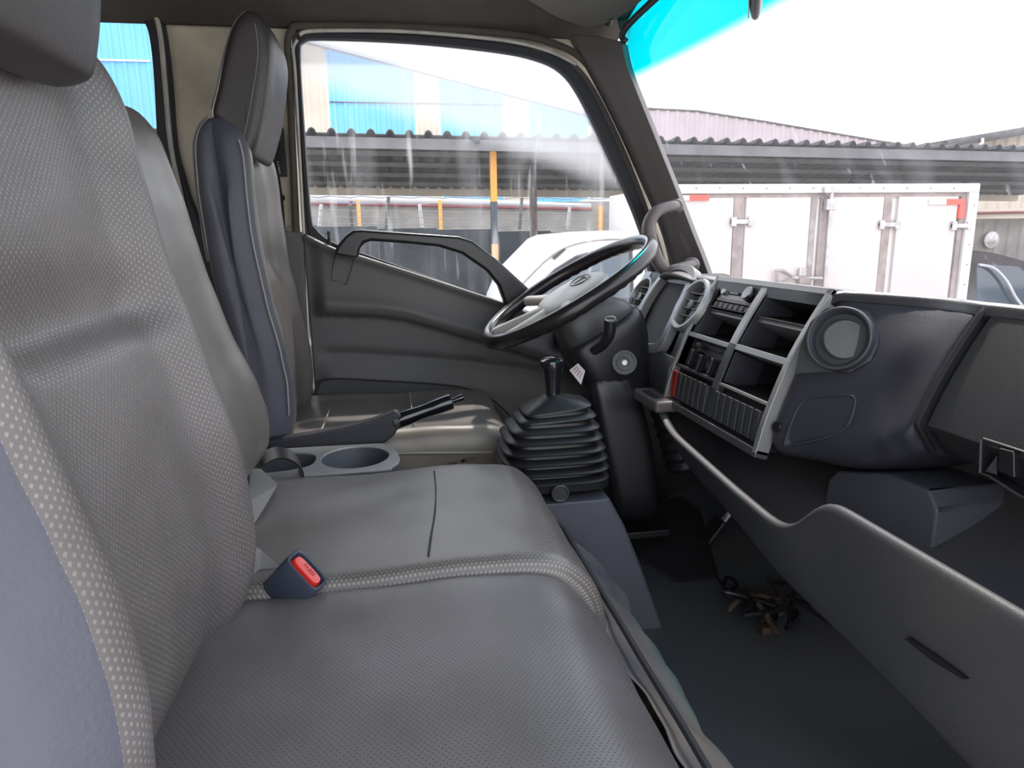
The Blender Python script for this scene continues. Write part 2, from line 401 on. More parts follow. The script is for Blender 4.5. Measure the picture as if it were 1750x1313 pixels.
# rear and near-side closing walls of the crew cab (outside the view, they shade the rear)
box('wall_rear', (-1.74, .05, 0), (-1.70, 2.02, 1.5), 'paint_beige', bevel=0); tag(bpy.data.objects['wall_rear'], 'beige painted rear wall of the crew cab', **st)
def rectloop(x0, x1, z0, z1, y, r=.05):
    pts = []
    for cx, cz, a0 in ((x1 - r, z1 - r, 0), (x0 + r, z1 - r, 90), (x0 + r, z0 + r, 180), (x1 - r, z0 + r, 270)):
        for k in range(5):
            a = math.radians(a0 + k * 22.5); pts.append(Vector((cx + r * math.cos(a), y, cz + r * math.sin(a))))
    return pts
tag(plate('wall_left', [Vector(p) for p in ((-1.7, .06, 0), (-.42, .06, 0), (-.42, .06, 1.47), (-1.7, .06, 1.47))], [rectloop(-1.5, -.62, .85, 1.35, .06)], 'paint_beige', (0, -.03, 0)),
    'beige painted passenger-side wall of the crew cab', **st)
# driver-side wall sheet with openings for both side windows
rw_hole = [(60, 20), (130, 22), (225, 26), (247, 38), (258, 70), (266, 140), (274, 215), (292, 300), (350, 540), (-40, 550), (-60, 30)]
rw = [PY(x, y, 1.99) for x, y in [(-60, -10), (235, -4), (262, 6), (280, 40), (290, 120), (300, 250), (322, 330), (345, 420), (-60, 430), (-120, 200)]]
door_out = [(497, 62), (502, 52), (515, 48), (700, 52), (870, 66), (940, 82), (990, 108), (1030, 165), (1080, 270), (1120, 380), (1145, 470), (1150, 640), (1150, 900), (540, 900), (530, 700), (525, 560), (520, 470), (512, 380), (506, 250), (500, 110)]
A = lambda x, z: Vector((x, 1.99, z))
wall = plate('wall_right', [A(-1.7, 0), A(1.15, 0), A(1.15, .62), A(.88, .70), A(.60, 1.39), A(-1.7, 1.47)],
             [rw, [PY(x, y, 1.99) for x, y in door_out]], 'paint_beige', (0, .04, 0), bevel=0)
tag(wall, 'beige painted driver-side wall of the cab, dirty and scratched', **st)
# rear side window: black rubber frame and glass
w2 = thing('window_2', 'blue-tinted view through rear side window of the crew cab', kind='structure', loc=(-.75, 1.97, 1.1))
o1 = cr([PY(x, y, 1.96) for x, y in [(-60, -12), (150, -14), (232, -8), (262, 6), (278, 40), (290, 130), (300, 250), (322, 335), (372, 560), (-60, 570), (-120, 200)]], 3, True)
i1 = cr([PY(x, y, 1.96) for x, y in [(-30, 14), (140, 21), (225, 25), (246, 38), (256, 75), (262, 140), (266, 215), (272, 300), (330, 540), (-30, 545), (-80, 200)]], 3, True)
plate('seal', o1, [i1], 'seal_black', (0, .05, 0), w2, bevel=.006)
plate('pane', [p + Vector((0, .03, 0)) for p in i1], [], 'glass_rear', (0, .004, 0), w2)
# lighter bead between seal and opening
tube('seal_bead', [PY(x, y, 1.953) for x, y in [(235, 2), (262, 20), (274, 60), (282, 140), (292, 250), (310, 335), (330, 430)]], .006, 'paint_edge', w2, smooth=4)
# pillar between the doors: raised pressing, bolts, notice plate
pl = thing('trim_1', 'beige B-pillar pressing with two bolts near the roof', kind='structure', loc=(-.35, 1.97, 1.0))
pts = [(405, -30), (470, -30), (478, 40), (495, 60), (500, 110), (508, 380), (470, 400), (440, 300), (400, 120)]
plate('pillar_pressing', [PY(x, y, 1.975) for x, y in pts], [], 'paint_beige', (0, .03, 0), pl, bevel=.008)
plate('belt_bracket', [PY(x, y, 1.965) for x, y in [(402, 0), (410, -8), (458, -8), (466, 2), (466, 34), (402, 34)]], [], 'paint_beige', (0, .02, 0), pl, bevel=.006)
for x, y in ((428, 10), (449, 12)):
    lathe('bolt', [(.0005, .006), (.006, .006), (.008, .001), (.008, -.004)], basis(PY(x, y, 1.963), (0, -1, 0)), 'rust', pl, n=12)
lathe('bolt', [(.0005, .006), (.007, .006), (.009, .001), (.009, -.004)], basis(PY(481, 338, 1.96), (0, -1, 0)), 'plastic_black', pl, n=14)
npl = thing('notice_plate', 'small black data plate with white figures on the pillar beside driver door', 'plate', PY(476, 260, 1.96))
plate('plate_body', [PY(x, y, 1.962) for x, y in [(463, 220), (464, 218), (484, 218), (485, 221), (491, 299), (490, 302), (471, 302), (470, 299)]], [], 'plastic_black', (0, .004, 0), npl)
a, b = PY(476, 298, 1.96), PY(473, 275, 1.96)
tm = basis(PY(475, 287, 1.9605), (0, -1, 0), (0, 0, 1)); tm = tm @ Matrix.Rotation(math.radians(97), 4, 'Z')
text('lettering', '16091', tm, .014, 'white_print', npl)

# ------------------------------------------------------------------ driver door
door = thing('door_1', 'driver door with dark grey moulded trim, window and black pull handle', kind='structure', loc=(.2, 1.95, .1))
win_out = [(505, 78), (514, 62), (535, 56), (700, 60), (860, 74), (930, 90), (978, 115), (1015, 165), (1062, 265), (1105, 370), (1135, 470), (1140, 560), (1000, 580), (862, 533), (700, 480), (618, 447), (560, 424), (530, 405), (519, 300), (508, 140)]
win_in = [(512, 90), (518, 70), (548, 65), (700, 71), (845, 86), (915, 100), (960, 122), (994, 168), (1042, 268), (1084, 360), (1108, 440), (1112, 545), (1000, 560), (868, 520), (705, 463), (622, 434), (570, 415), (540, 392), (530, 362), (518, 200)]
lo = px_loop(win_out, 1.945, 4); li = px_loop(win_in, 1.945, 4)
# frame of the door around the window (dark trim), its light painted edge and the black rubber seal
fo = [(499, 66), (503, 54), (516, 50), (700, 54), (868, 68), (938, 84), (986, 110), (1026, 166), (1075, 270), (1116, 380), (1145, 480), (1150, 590), (1000, 605), (862, 550), (700, 496), (618, 462), (550, 436), (522, 410), (511, 300), (501, 140)]
plate('window_surround', px_loop(fo, 1.962, 4), [px_loop(win_out, 1.962, 4)], 'pillar_plastic', (0, .03, 0), door, bevel=.003)
plate('window_seal', lo, [li], 'seal_black', (0, .03, 0), door, bevel=.006, seg=2)
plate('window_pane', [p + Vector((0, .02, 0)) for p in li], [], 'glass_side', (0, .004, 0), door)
tube('drip_trim', [PY(x, y, 1.94) for x, y in [(506, 420), (500, 250), (494, 120), (492, 70), (500, 52), (520, 44), (700, 46), (870, 58), (945, 74), (996, 102), (1035, 160), (1062, 215)]], .009, 'headliner', door, smooth=4)
tube('upper_trim', [PY(x, y, 1.94) for x, y in [(512, 60), (530, 53), (620, 52), (700, 54), (800, 62), (880, 72), (940, 88), (985, 110)]], .005, 'paint_edge', door, smooth=4)
tube('frame_trim', [PY(x, y, 1.935) for x, y in [(519, 400), (511, 250), (504, 120), (501, 84), (508, 68)]], .004, 'paint_edge', door, smooth=4)
# moulded panel, a relief over (x, z)
top = [(PY(x, y, 1.93).x, PY(x, y, 1.93).z) for x, y in [(519, 404), (575, 428), (618, 440), (700, 466), (865, 520), (940, 552), (1060, 600), (1200, 640)]]
led = [(PY(x, y, 1.93).x, PY(x, y, 1.93).z) for x, y in [(519, 545), (560, 537), (640, 540), (692, 546), (760, 566), (850, 592), (920, 614), (1010, 650), (1200, 720)]]
gro = [(PY(x, y, 1.93).x, PY(x, y, 1.93).z) for x, y in [(519, 606), (600, 606), (700, 612), (800, 620), (920, 636), (1010, 655), (1200, 722)]]
def drelief(x, z):
    v = z - interp(x, led); g = z - interp(x, gro); tp = interp(x, top) - z
    w = sstep(-.215, -.17, x)
    p = .012
    p += w * .030 * sstep(-.004, .006, v) * (1 - .45 * sstep(.02, .12, v))
    p += w * .012 * math.exp(-((v - .03) / .018) ** 2)
    p -= w * .010 * math.exp(-(g / .014) ** 2)
    p += w * .012 * sstep(-.02, -.07, g)
    p += .012 * math.exp(-(tp / .012) ** 2)
    return p
xs = [-.222 + i * .87 / 150 for i in range(151)]; V, Fc = [], []; NZ = 90
for x in xs:
    zt = interp(x, top)
    for j in range(NZ + 1):
        z = .08 + (zt - .08) * j / NZ; V.append((x, 1.945 - drelief(x, z), z))
for i in range(150):
    for j in range(NZ): a = i * (NZ + 1) + j; Fc.append((a, a + 1, a + NZ + 2, a + NZ + 1))
dp = mesh('trim_panel', V, Fc, 'door_plastic', door, solid=.01, off=-1 if False else 1, ang=80)
# light top edge under the glass
tube('sill_strip', [PY(x, y, 1.925) for x, y in [(522, 404), (575, 429), (618, 441), (700, 468), (780, 494), (866, 522)]], .0065, 'handle_plastic', door, smooth=3)
# speaker pocket outline
pk = [PY(x, y, 1.917) for x, y in [(541, 730), (538, 672), (545, 652), (570, 647), (640, 650), (760, 658), (810, 668), (850, 690), (900, 745), (915, 790)]]
plate('lower_pocket', [PY(x, y, 1.919) for x, y in [(542, 760), (540, 672), (548, 652), (570, 649), (640, 651), (760, 659), (806, 669), (846, 692), (895, 747), (912, 800), (760, 830)]], [], 'door_dark', (0, .012, 0), door, bevel=.004)
tube('pocket_groove', pk, .0022, 'seam_dark', door, smooth=4)
# removable cover outline behind the handle
for seg in ([(574, 432), (569, 455), (566, 478), (592, 487), (606, 441)],):
    tube('cover_groove', [PY(x, y, 1.905) for x, y in seg], .0012, 'seam_dark', door)
# pull handle arc
ho = [(570, 434), (576, 420), (590, 402), (602, 394), (618, 392), (700, 398), (784, 404), (808, 412), (850, 444), (907, 496), (894, 520), (868, 560)]
hi = [(854, 542), (866, 528), (861, 512), (852, 488), (831, 463), (789, 434), (750, 422), (690, 416), (634, 412), (621, 416), (615, 426), (612, 441)]
plate('pull_handle', [PY(x, y, 1.855) for x, y in ho + hi], [], 'plastic_black', (0, .045, 0), door, bevel=.009, seg=4)
tag(bpy.data.objects['pull_handle'], 'long black arched pull handle')
lathe('lock_pin', [(.0005, .030), (.004, .030), (.005, .024), (.003, .018), (.0045, .010), (.004, -.01)], basis(PY(563, 415, 1.935), (0, 0, 1), (0, 1, 0)), 'plastic_black', door, n=14)
tag(bpy.data.objects['lock_pin'], 'small black lock pin')
box('inner_release', (.45, 1.88, .54), (.58, 1.93, .585), 'plastic_black', door, bevel=.01)
# B-pillar lower moulding left of door
plate('pillar_moulding', [PY(x, y, 1.93) for x, y in [(480, 393), (519, 397), (523, 520), (530, 640), (545, 720), (470, 720), (476, 520)]], [], 'door_plastic', (0, .03, 0), pl, bevel=.006)

# ------------------------------------------------------------------ A-pillar, header, windscreen
ap = thing('trim_2', 'dark grey windscreen pillar trim on the driver side', kind='structure', loc=(.75, 1.85, .8))
left = cr([PY(x, y, 1.915) for x, y in [(975, 60), (1000, 104), (1030, 160), (1062, 225), (1095, 300), (1125, 370), (1142, 420), (1155, 480)]], 4)
mid = cr([PY(x, y, 1.86) for x, y in [(1020, 62), (1038, 112), (1062, 168), (1092, 236), (1126, 312), (1154, 382), (1173, 430), (1186, 485)]], 4)
right = cr([PY(x, y, 1.80) for x, y in [(1062, 70), (1071, 112), (1090, 162), (1122, 242), (1154, 322), (1182, 395), (1200, 440), (1216, 485)]], 4)
rr = [[l + Vector((.01, .05, 0)), l, l * .5 + m * .5 + Vector((-.004, -.006, 0)), m, m * .5 + r * .5, r, r + Vector((.03, .035, .0))] for l, m, r in zip(left, mid, right)]
loft('pillar_trim', rr, 'pillar_plastic', ap, bevel=.003, ang=25)
header = tube('header_seal', [Vector((.615, 1.80, 1.325)), Vector((.60, 1.79, 1.338)), Vector((.605, 1.70, 1.356)), Vector((.62, 1.3, 1.37)), Vector((.625, .9, 1.37)), Vector((.60, .1, 1.36))], .008, 'seal_black', ap, smooth=4)
ws = []
for y in [1.86 - i * .0725 for i in range(25)]:
    k = ((y - .98) / .9) ** 2
    xt, xb = .655 - .05 * k, 1.02 - .155 * k
    ws.append([Vector((xt + (xb - xt) * t - .02 * math.sin(math.pi * t), y, 1.40 + (.69 - 1.40) * t)) for t in [i / 14 for i in range(15)]])
sc = loft('window_1', ws, 'glass_screen', closed=False)
tag(sc, 'large dusty windscreen with a turquoise tint band along its top', **st)
# grab handle
gh = thing('grab_handle', 'curved grey-brown grab handle on the windscreen pillar above the dashboard', 'handle', PY(1150, 410, 1.80))
g = [PY(1157, 353, 1.80), PY(1146, 353, 1.775), PY(1124, 361, 1.76), PY(1111, 378, 1.755), PY(1109, 398, 1.752), PY(1117, 428, 1.75), PY(1128, 452, 1.745), PY(1143, 464, 1.74), PY(1164, 458, 1.745), PY(1184, 452, 1.78)]
tube('grip', g, lambda t: .0165 - .002 * math.cos(2 * math.pi * t), 'handle_plastic', gh, smooth=5, n=16)
for p, nm in ((PY(1155, 353, 1.80), 0), (PY(1182, 453, 1.785), 1)):
    lathe('mount', [(.0005, .012), (.016, .012), (.021, .004), (.021, -.01)], basis(p, (-.35, -1, .1)), 'handle_plastic', gh, n=20)
# sun visor and mirror
vz = thing('sun_visor', 'grey-brown sun visor folded up against the headliner above windscreen', 'visor', (.45, 1.5, 1.40))
v3 = [Vector((.33, 1.15, 1.385)), Vector((.33, 1.70, 1.385)), Vector((.445, 1.84, 1.385)), Vector((.53, 1.895, 1.38)), Vector((.565, 1.86, 1.378)), Vector((.585, 1.84, 1.378)), Vector((.60, 1.74, 1.375)), Vector((.61, 1.15, 1.375))]
plate('visor_board', v3, [], 'visor', (0, 0, .018), vz, bevel=.007, seg=3)
tube('pivot_rod', [Vector((.575, 1.80, 1.38)), Vector((.59, 1.86, 1.383)), Vector((.585, 1.90, 1.40))], .006, 'plastic_black', vz, smooth=4)
mr = thing('rear_view_mirror', 'dark rear-view mirror hanging edge-on at the top of the windscreen', 'mirror', (.50, .95, 1.15))
MM = Matrix.Translation((.515, .965, 1.195)) @ Matrix.Rotation(math.radians(-28), 4, 'Z'); c = Vector(); rings = []
for t in range(-6, 7):
    s = t / 6; k = (1 - abs(s) ** 5) ** .2 if abs(s) < 1 else .25
    rings.append([MM @ Vector((.010 * math.cos(a) * max(.5, k), s * .105, .040 * math.copysign(abs(math.sin(a)) ** .6, math.sin(a)) * k)) for a in [2 * math.pi * i / 16 for i in range(16)]])
loft('mirror_housing', rings, 'plastic_black', mr, sub=1)
plate('mirror_glass', [MM @ Vector((-.0105, y, z)) for y, z in ((-.09, -.03), (.09, -.03), (.09, .03), (-.09, .03))], [], 'chrome', (.002, 0, 0), mr)
tube('mirror_stalk', [MM @ Vector((.01, 0, 0)), MM @ Vector((.04, 0, .07)), MM @ Vector((.10, 0, .165))], .008, 'plastic_black', mr, smooth=3)

# ================================================================== DASHBOARD
dash = thing('dashboard', 'dark moulded dashboard with silver-framed centre console, round vents and glovebox', 'dashboard', (.8, 1.0, .5))
# ---- shared curve of the centre face: v = 0 bottom .. 1 top
FP = [(.604, .478), (.610, .50), (.616, .526), (.628, .563), (.656, .635), (.690, .698), (.722, .748)]
fpv = cr([Vector((a, 0, b)) for a, b in FP], 6); _L = [0]
for i in range(1, len(fpv)): _L.append(_L[-1] + (fpv[i] - fpv[i - 1]).length)
LT = _L[-1]
def face_xz(v, d=0.0):
    s = v * LT; i = 1
    while i < len(_L) - 1 and _L[i] < s: i += 1
    a, b = fpv[i - 1], fpv[i]; t = (s - _L[i - 1]) / (_L[i] - _L[i - 1]); p = a + (b - a) * t
    tn = (b - a).normalized(); nn = Vector((-tn.z, 0, tn.x))     # outward (towards seats)
    return p + nn * d
YF, YN = 1.45, 1.05
def FS(u, v, d=0.0): p = face_xz(v, d); return Vector((p.x, YF + (YN - YF) * u, p.z))
def uv(px, py):
    """u, v on the console face for a photo point"""
    best = None
    for k in range(0, 241):
        v = k / 240; p = face_xz(v); r = RM @ _ray(px, py); t = p.x / r.x; e = abs(CAM.z + r.z * t - p.z)
        if best is None or e < best[0]: best = (e, v, (YF - r.y * t) / (YF - YN))
    return best[2], best[1]
def fbox(name, u0, u1, v0, v1, d0, d1, mt, parent, bevel=.0015, nv=None, **k):
    nv = nv or max(1, int(abs(v1 - v0) * 24)); rings = []
    for i in range(nv + 1):
        v = v0 + (v1 - v0) * i / nv
        rings.append([FS(u0, v, d0), FS(u1, v, d0), FS(u1, v, d1), FS(u0, v, d1)])
    return loft(name, rings, mt, parent, bevel=bevel, **k)
def ftray(name, u0, u1, v0, v1, depth, mt, parent, w=.0):
    """open-fronted recess in the face: four walls and a back; the floor runs level into the dash"""
    f = [FS(u0, v0), FS(u1, v0), FS(u1, v1), FS(u0, v1)]; b = [p + Vector((depth, 0, -.01)) for p in f]
    du = (u1 - u0) * .06
    b[0].y -= 0; V = f + b
    return mesh(name, V, [(0, 1, 5, 4), (1, 2, 6, 5), (2, 3, 7, 6), (3, 0, 4, 7), (4, 5, 6, 7)], mt, parent, ang=20)
cp = thing('centre_panel', loc=(.68, 1.25, .6)); cp.parent = dash; cp.matrix_parent_inverse = wmat(dash).inverted()
cp['label'] = 'silver-edged centre panel with radio, pockets and switches'
UD0, UD1 = .475, .535          # divider
VB, VS, VM, VK1 = .045, .285, .50, .76
# outer silver border
fbox('console_frame', -.03, .0, .0, 1.03, -.02, .006, 'plastic_silver', cp, bevel=.002)
fbox('console_frame', .985, 1.02, .0, 1.03, -.02, .006, 'plastic_silver', cp, bevel=.002)
fbox('console_frame', -.03, 1.02, .985, 1.03, -.02, .006, 'plastic_silver', cp, bevel=.002)
fbox('console_frame', -.03, 1.02, -.02, .03, -.02, .006, 'plastic_greydark', cp, bevel=.002)
fbox('divider', UD0, UD1, .56, 1.0, -.05, .004, 'plastic_silver', cp, bevel=.002)
fbox('divider', UD0, UD1, .24, .56, -.05, .004, 'plastic_greydark', cp, bevel=.002)
# left column: bars
u, v = uv(1190, 557); vL2 = uv(1178, 570)[1]; vL1 = uv(1225, 530)[1]; vL3 = uv(1160, 624)[1]
vR1 = uv(1340, 550)[1]; vR2 = uv(1300, 605)[1]; vR3 = uv(1280, 678)[1]
fbox('shelf_bar', -.0, UD0, vL2 - .018, vL2 + .018, -.05, .002, 'plastic_silver', cp)
fbox('shelf_bar', -.0, UD0, vL3 - .012, vL3 + .012, -.05, .003, 'plastic_greydark', cp)
fbox('shelf_bar', .05, UD0, vL1 - .02, vL1 + .015, -.08, -.012, 'plastic_silver', cp)
fbox('shelf_bar', UD1, .985, vR1 - .022, vR1 + .022, -.10, -.012, 'plastic_silver', cp)
fbox('shelf_bar', UD1, .985, vR2 - .024, vR2 + .018, -.06, .002, 'plastic_silver', cp)
fbox('shelf_bar', UD1, .985, vR3 - .010, vR3 + .012, -.05, .003, 'plastic_silver', cp)
fbox('shelf_bar', .56, .98, .955, .975, -.03, -.01, 'plastic_silver', cp)
# pockets
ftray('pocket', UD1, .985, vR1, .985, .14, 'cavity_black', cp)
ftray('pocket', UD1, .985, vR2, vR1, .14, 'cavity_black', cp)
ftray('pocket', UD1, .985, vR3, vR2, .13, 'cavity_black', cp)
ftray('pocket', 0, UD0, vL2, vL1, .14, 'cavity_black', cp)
# bluish inner cheek walls of the right pockets
fbox('pocket_cheek', UD1 + .001, UD1 + .012, vR2 + .02, .98, -.07, -.002, 'plastic_dash', cp)
fbox('pocket_cheek', UD1 + .001, UD1 + .012, vR3 + .02, vR2 - .03, -.07, -.002, 'plastic_dash', cp)
fbox('pocket_cheek', 0.001, .05, vL2 + .02, .98, -.05, -.004, 'plastic_dash', cp)
# radio
v0, v1 = vL1 + .02, .985
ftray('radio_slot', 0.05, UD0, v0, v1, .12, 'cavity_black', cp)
fbox('radio_face', .06, UD0 - .005, v0 + .085, v1 - .012, -.05, -.008, 'plastic_silver', cp)
rf = bpy.data.objects['radio_face']; rf.name = 'radio_face'
fbox('radio_display', .145, .27, v0 + .125, v1 - .035, -.008, -.0055, 'cavity_black', rf, bevel=.0005)
fbox('radio_screen', .165, .262, v0 + .13, v1 - .052, -.006, -.004, 'metal_grey', rf, bevel=.0005)
fbox('radio_strip', .06, UD0 - .01, v0 + .062, v0 + .088, -.03, -.006, 'handle_plastic', cp, bevel=.0008)
p = FS(.40, (v0 + .085 + v1 - .012) / 2, -.008)
nrm = (face_xz(.9, .01) - face_xz(.9, 0)).normalized()
lathe('radio_knob', [(.0005, .018), (.0135, .018), (.015, .014), (.0155, 0)], basis(p, nrm), 'gloss_black', cp, n=24)
lathe('radio_knob', [(.0005, .007), (.009, .007), (.010, 0)], basis(FS(.105, v1 - .055, -.008), nrm), 'metal_grey', cp, n=20)
for k in range(7):
    a = .07 + k * .056
    fbox('radio_button', a, a + .046, v0 + .008, v0 + .052, -.03, -.004, 'plastic_black', cp, bevel=.002)
# heater control bay
ftray('control_bay', 0, UD0, vL3, vL2, .03, 'plastic_greydark', cp)
fbox('control_plate', .03, UD0 - .01, vL3 + .015, vL2 - .02, -.03, -.018, 'plastic_greydark', cp)
nrm2 = (face_xz((vL3 + vL2) / 2, .01) - face_xz((vL3 + vL2) / 2, 0)).normalized()
for k, (px, py) in enumerate([(1184, 612), (1198, 622), (1217, 628)]):
    u, v = uv(px, py); M = basis(FS(u, v, -.018), nrm2)
    kb = lathe('heater_knob', [(.0005, .014), (.0165, .013), (.019, .008), (.0195, 0)], M, 'plastic_black', cp, n=24)
    box('knob_blade', (-.0045, -.018, .012), (.0045, .018, .027), 'plastic_black', kb, bevel=.003, M=M)
u0, v_ = uv(1190, 588); u1, _ = uv(1222, 600)
fbox('slider_slot', u0, u1, v_ - .012, v_ + .004, -.018, -.0165, 'cavity_black', cp, bevel=0)
fbox('slider_knob', u0 - .01, u0 + .045, v_ - .018, v_ + .014, -.018, .0, 'plastic_black', cp, bevel=.002)
# rocker row
fbox('switch_bay', -.0, 1.0, .03, vL3 - .012, -.04, -.012, 'cavity_black', cp, bevel=0)
vt, vb = vL3 - .045, .055
def rocker(u0, u1, mt, lab=None, vt=vt):
    s = []
    for v, d in ((vb, -.012), (vb, -.001), ((vb + vt) / 2, .0025), (vt, .007), (vt, -.012)): s.append((v, d))
    rings = [[FS(u0, v, d), FS(u1, v, d)] for v, d in s]
    L = [r[0] for r in rings]; Rr = [r[1] for r in rings]; n = len(L)
    o = mesh('rocker_switch', L + Rr, [(i, i + 1, n + i + 1, n + i) for i in range(n - 1)] + [tuple(range(n)), tuple(range(n, 2 * n)), (0, n, 2 * n - 1, n - 1)], mt, cp, bevel=.0015)
    if lab: o['label'] = lab
rocker(.02, .075, 'red_dark', 'red hazard rocker switch')
for k in range(6): a = .088 + k * .0625; rocker(a, a + .042, 'plastic_greydark')
fbox('switch_blank', .468, .525, vb, vL3 - .02, -.02, -.001, 'plastic_greydark', cp)
for k in range(7): a = .538 + k * .0635; rocker(a, a + .043, 'plastic_greydark', vt=vR3 - .05)

# ---- body lofted along Y on the passenger side of the panel
def dprof(y):
    off = interp(y, [(.0, .055), (.775, .055), (.80, .046), (.86, .058), (.90, .056), (.98, .03), (1.03, .006), (1.06, .006)])
    zb = interp(y, [(0, .555), (.78, .555), (.80, .552), (.85, .515), (.92, .487), (1.06, .476)])
    pts = []
    for k in range(13):
        v = 1 - k / 12; p = face_xz(v, -.004); z = p.z if p.z > zb + .02 else None
        if z is None: break
        b = .014 * math.exp(-(((y - .87) / .045) ** 2)) * math.exp(-((p.z - .69) / .04) ** 2)
        pts.append(Vector((p.x + off - b, y, z)))
    while len(pts) < 13: pts.append(None)
    n = next((i for i, q in enumerate(pts) if q is None), 13); last = pts[n - 1]
    low = interp(y, [(0, .02), (.78, .02), (.86, .0), (1.06, 0)])
    e = Vector((last.x + .012 + low, y, zb))
    for i in range(n, 13): pts[i] = last.lerp(e, (i - n + 1) / (13 - n)) if n < 13 else e
    if n == 13: pts[12] = e
    pts += [Vector((e.x + .05, y, zb - .006)), Vector((.93, y, zb - .02))]
    t = pts[0]
    topz = [Vector((1.0, y, .700)), Vector((.9, y, t.z - .022)), Vector((t.x + .05, y, t.z - .006)), Vector((t.x + .018, y, t.z + .001))]
    return topz + pts
ys = [1.045, 1.03, 1.01, .985, .96, .935, .91, .885, .86, .84, .82, .806, .798]
loft('dash_body', [dprof(y) for y in ys], 'plastic_dash', dash, ang=60, sub=1)
gb = loft('glovebox', [[p + Vector((.012 if k in (0,) else 0, 0, 0)) for p in dprof(y)] for k, y in enumerate([.79, .782, .77, .7, .6, .5, .4, .3, .16])], 'plastic_glove', dash, ang=50)
gb['label'] = 'black rounded glovebox panel at the passenger end'
# dark seam between body and glovebox
tube('panel_gap', [p + Vector((-.001, 0, 0)) for p in dprof(.794)[3:17]], .0045, 'cavity_black', dash, smooth=2)
# glovebox latch
lc = PX(1722, 785, .675); ly = lc.y; lz = lc.z
lt = thing('latch', loc=tuple(lc)); lt.parent = gb; lt.matrix_parent_inverse = wmat(gb).inverted()
lx = min(p.x for p in dprof(.6) if abs(p.z - lz) < .03) - .002
lpts = [(1678, 752), (1682, 750), (1750, 772), (1800, 790), (1800, 868), (1745, 848), (1692, 814), (1676, 808)]
lo_ = [PX(x, y, lx) for x, y in lpts]
lx -= .001
bpy.data.objects.remove(lt)
V8 = lo_ + [p + Vector((.02, 0, 0)) for p in lo_]; n8 = len(lo_)
mesh('latch_recess', V8, [(i, (i + 1) % n8, n8 + (i + 1) % n8, n8 + i) for i in range(n8)] + [tuple(range(n8, 2 * n8))], 'cavity_black', gb)
tube('latch_rim', [p + Vector((-.001, 0, 0)) for p in lo_], .0016, 'plastic_greydark', gb, closed=True)
plate('latch_paddle', [PX(x, y, lx - .004) for x, y in [(1706, 765), (1732, 772), (1733, 818), (1704, 806)]], [], 'plastic_black', (.015, 0, 0), gb, bevel=.002)
mesh('latch_wedge', [PX(x, y, lx) for x, y in [(1684, 806), (1704, 778), (1704, 812)]] + [PX(x, y, lx + .015) for x, y in [(1684, 806), (1704, 778), (1704, 812)]], [(0, 1, 2), (0, 1, 4, 3), (1, 2, 5, 4), (2, 0, 3, 5)], 'plastic_greydark', gb)
# top pad of the dash running to the windscreen
def toppt(y, x):
    t = sstep(.72, 1.02, x); return Vector((x, y, .752 - .045 * t - .004))
rings = []
for y in [1.84, 1.7, 1.5, 1.45, 1.3, 1.15, 1.05, 1.03, 1.0, .96, .92, .88, .84, .80, .78, .6, .4, .16]:
    o_ = .0 if y > 1.04 else dprof(y)[4].x - .726
    if y <= 1.04:
        rings.append([Vector((x + o_ * max(0, min(1, (1.0 - x) / .28)), y, z + .001)) for x, z in ((.722, .738), (.7235, .7485), (.732, .7545), (.76, .7515), (.86, .731), (1.01 - .15 * ((y - .98) / .9) ** 2, .70), (.85, .66))]); continue
    rings.append([Vector((.712, y, .728)), Vector((.716, y, .748)), Vector((.728, y, .7525)), Vector((.76, y, .750)), Vector((.86, y, .73)), Vector((1.01 - .15 * ((y - .98) / .9) ** 2, y, .70)), Vector((.85, y, .66))])
tp = loft('top_pad', rings, 'pad_top', dash, ang=50)
# pod vent beside the panel: round outlet facing the passenger
vM = basis(PX(1435, 579, .672), (-.85, -.50, .30)) @ Matrix.Scale(.76, 4)
vr = .058
vt_ = lathe('air_vent', [(.066, -.03), (.066, .0), (.0635, .006), (.058, .007), (.054, .002), (.052, -.012), (.050, -.018), (.0005, -.02)], vM, 'plastic_dash', dash, n=48)
tag(vt_, 'large round air vent closed by a disc')
lathe('vent_disc', [(.041, -.018), (.041, .0), (.038, .004), (.0005, .006)], vM @ Matrix.Translation((.009, 0, -.004)) @ Matrix.Rotation(math.radians(24), 4, 'Y'), 'plastic_greydark', vt_, n=40)
tube('vent_ring', [vM @ Vector((.062 * math.cos(a), .062 * math.sin(a), .007)) for a in [2 * math.pi * i / 48 for i in range(48)]], .0022, 'plastic_greydark', vt_, closed=True, n=8)
# grey facing behind the vent
plate('vent_facing', [PX(x, y, .664) + Vector((.6 * 0, 0, 0)) for x, y in []] or [vM @ Vector(p) for p in ((-.082, -.078, -.009), (-.03, -.066, -.009), (.03, -.058, -.009), (.064, -.03, -.009), (.07, .0, -.009), (.064, .035, -.009), (.04, .06, -.009), (.0, .068, -.009), (-.045, .062, -.009), (-.072, .03, -.009), (-.082, -.02, -.009))], [], 'plastic_greydark', (0, 0, -.004), dash, bevel=.002)
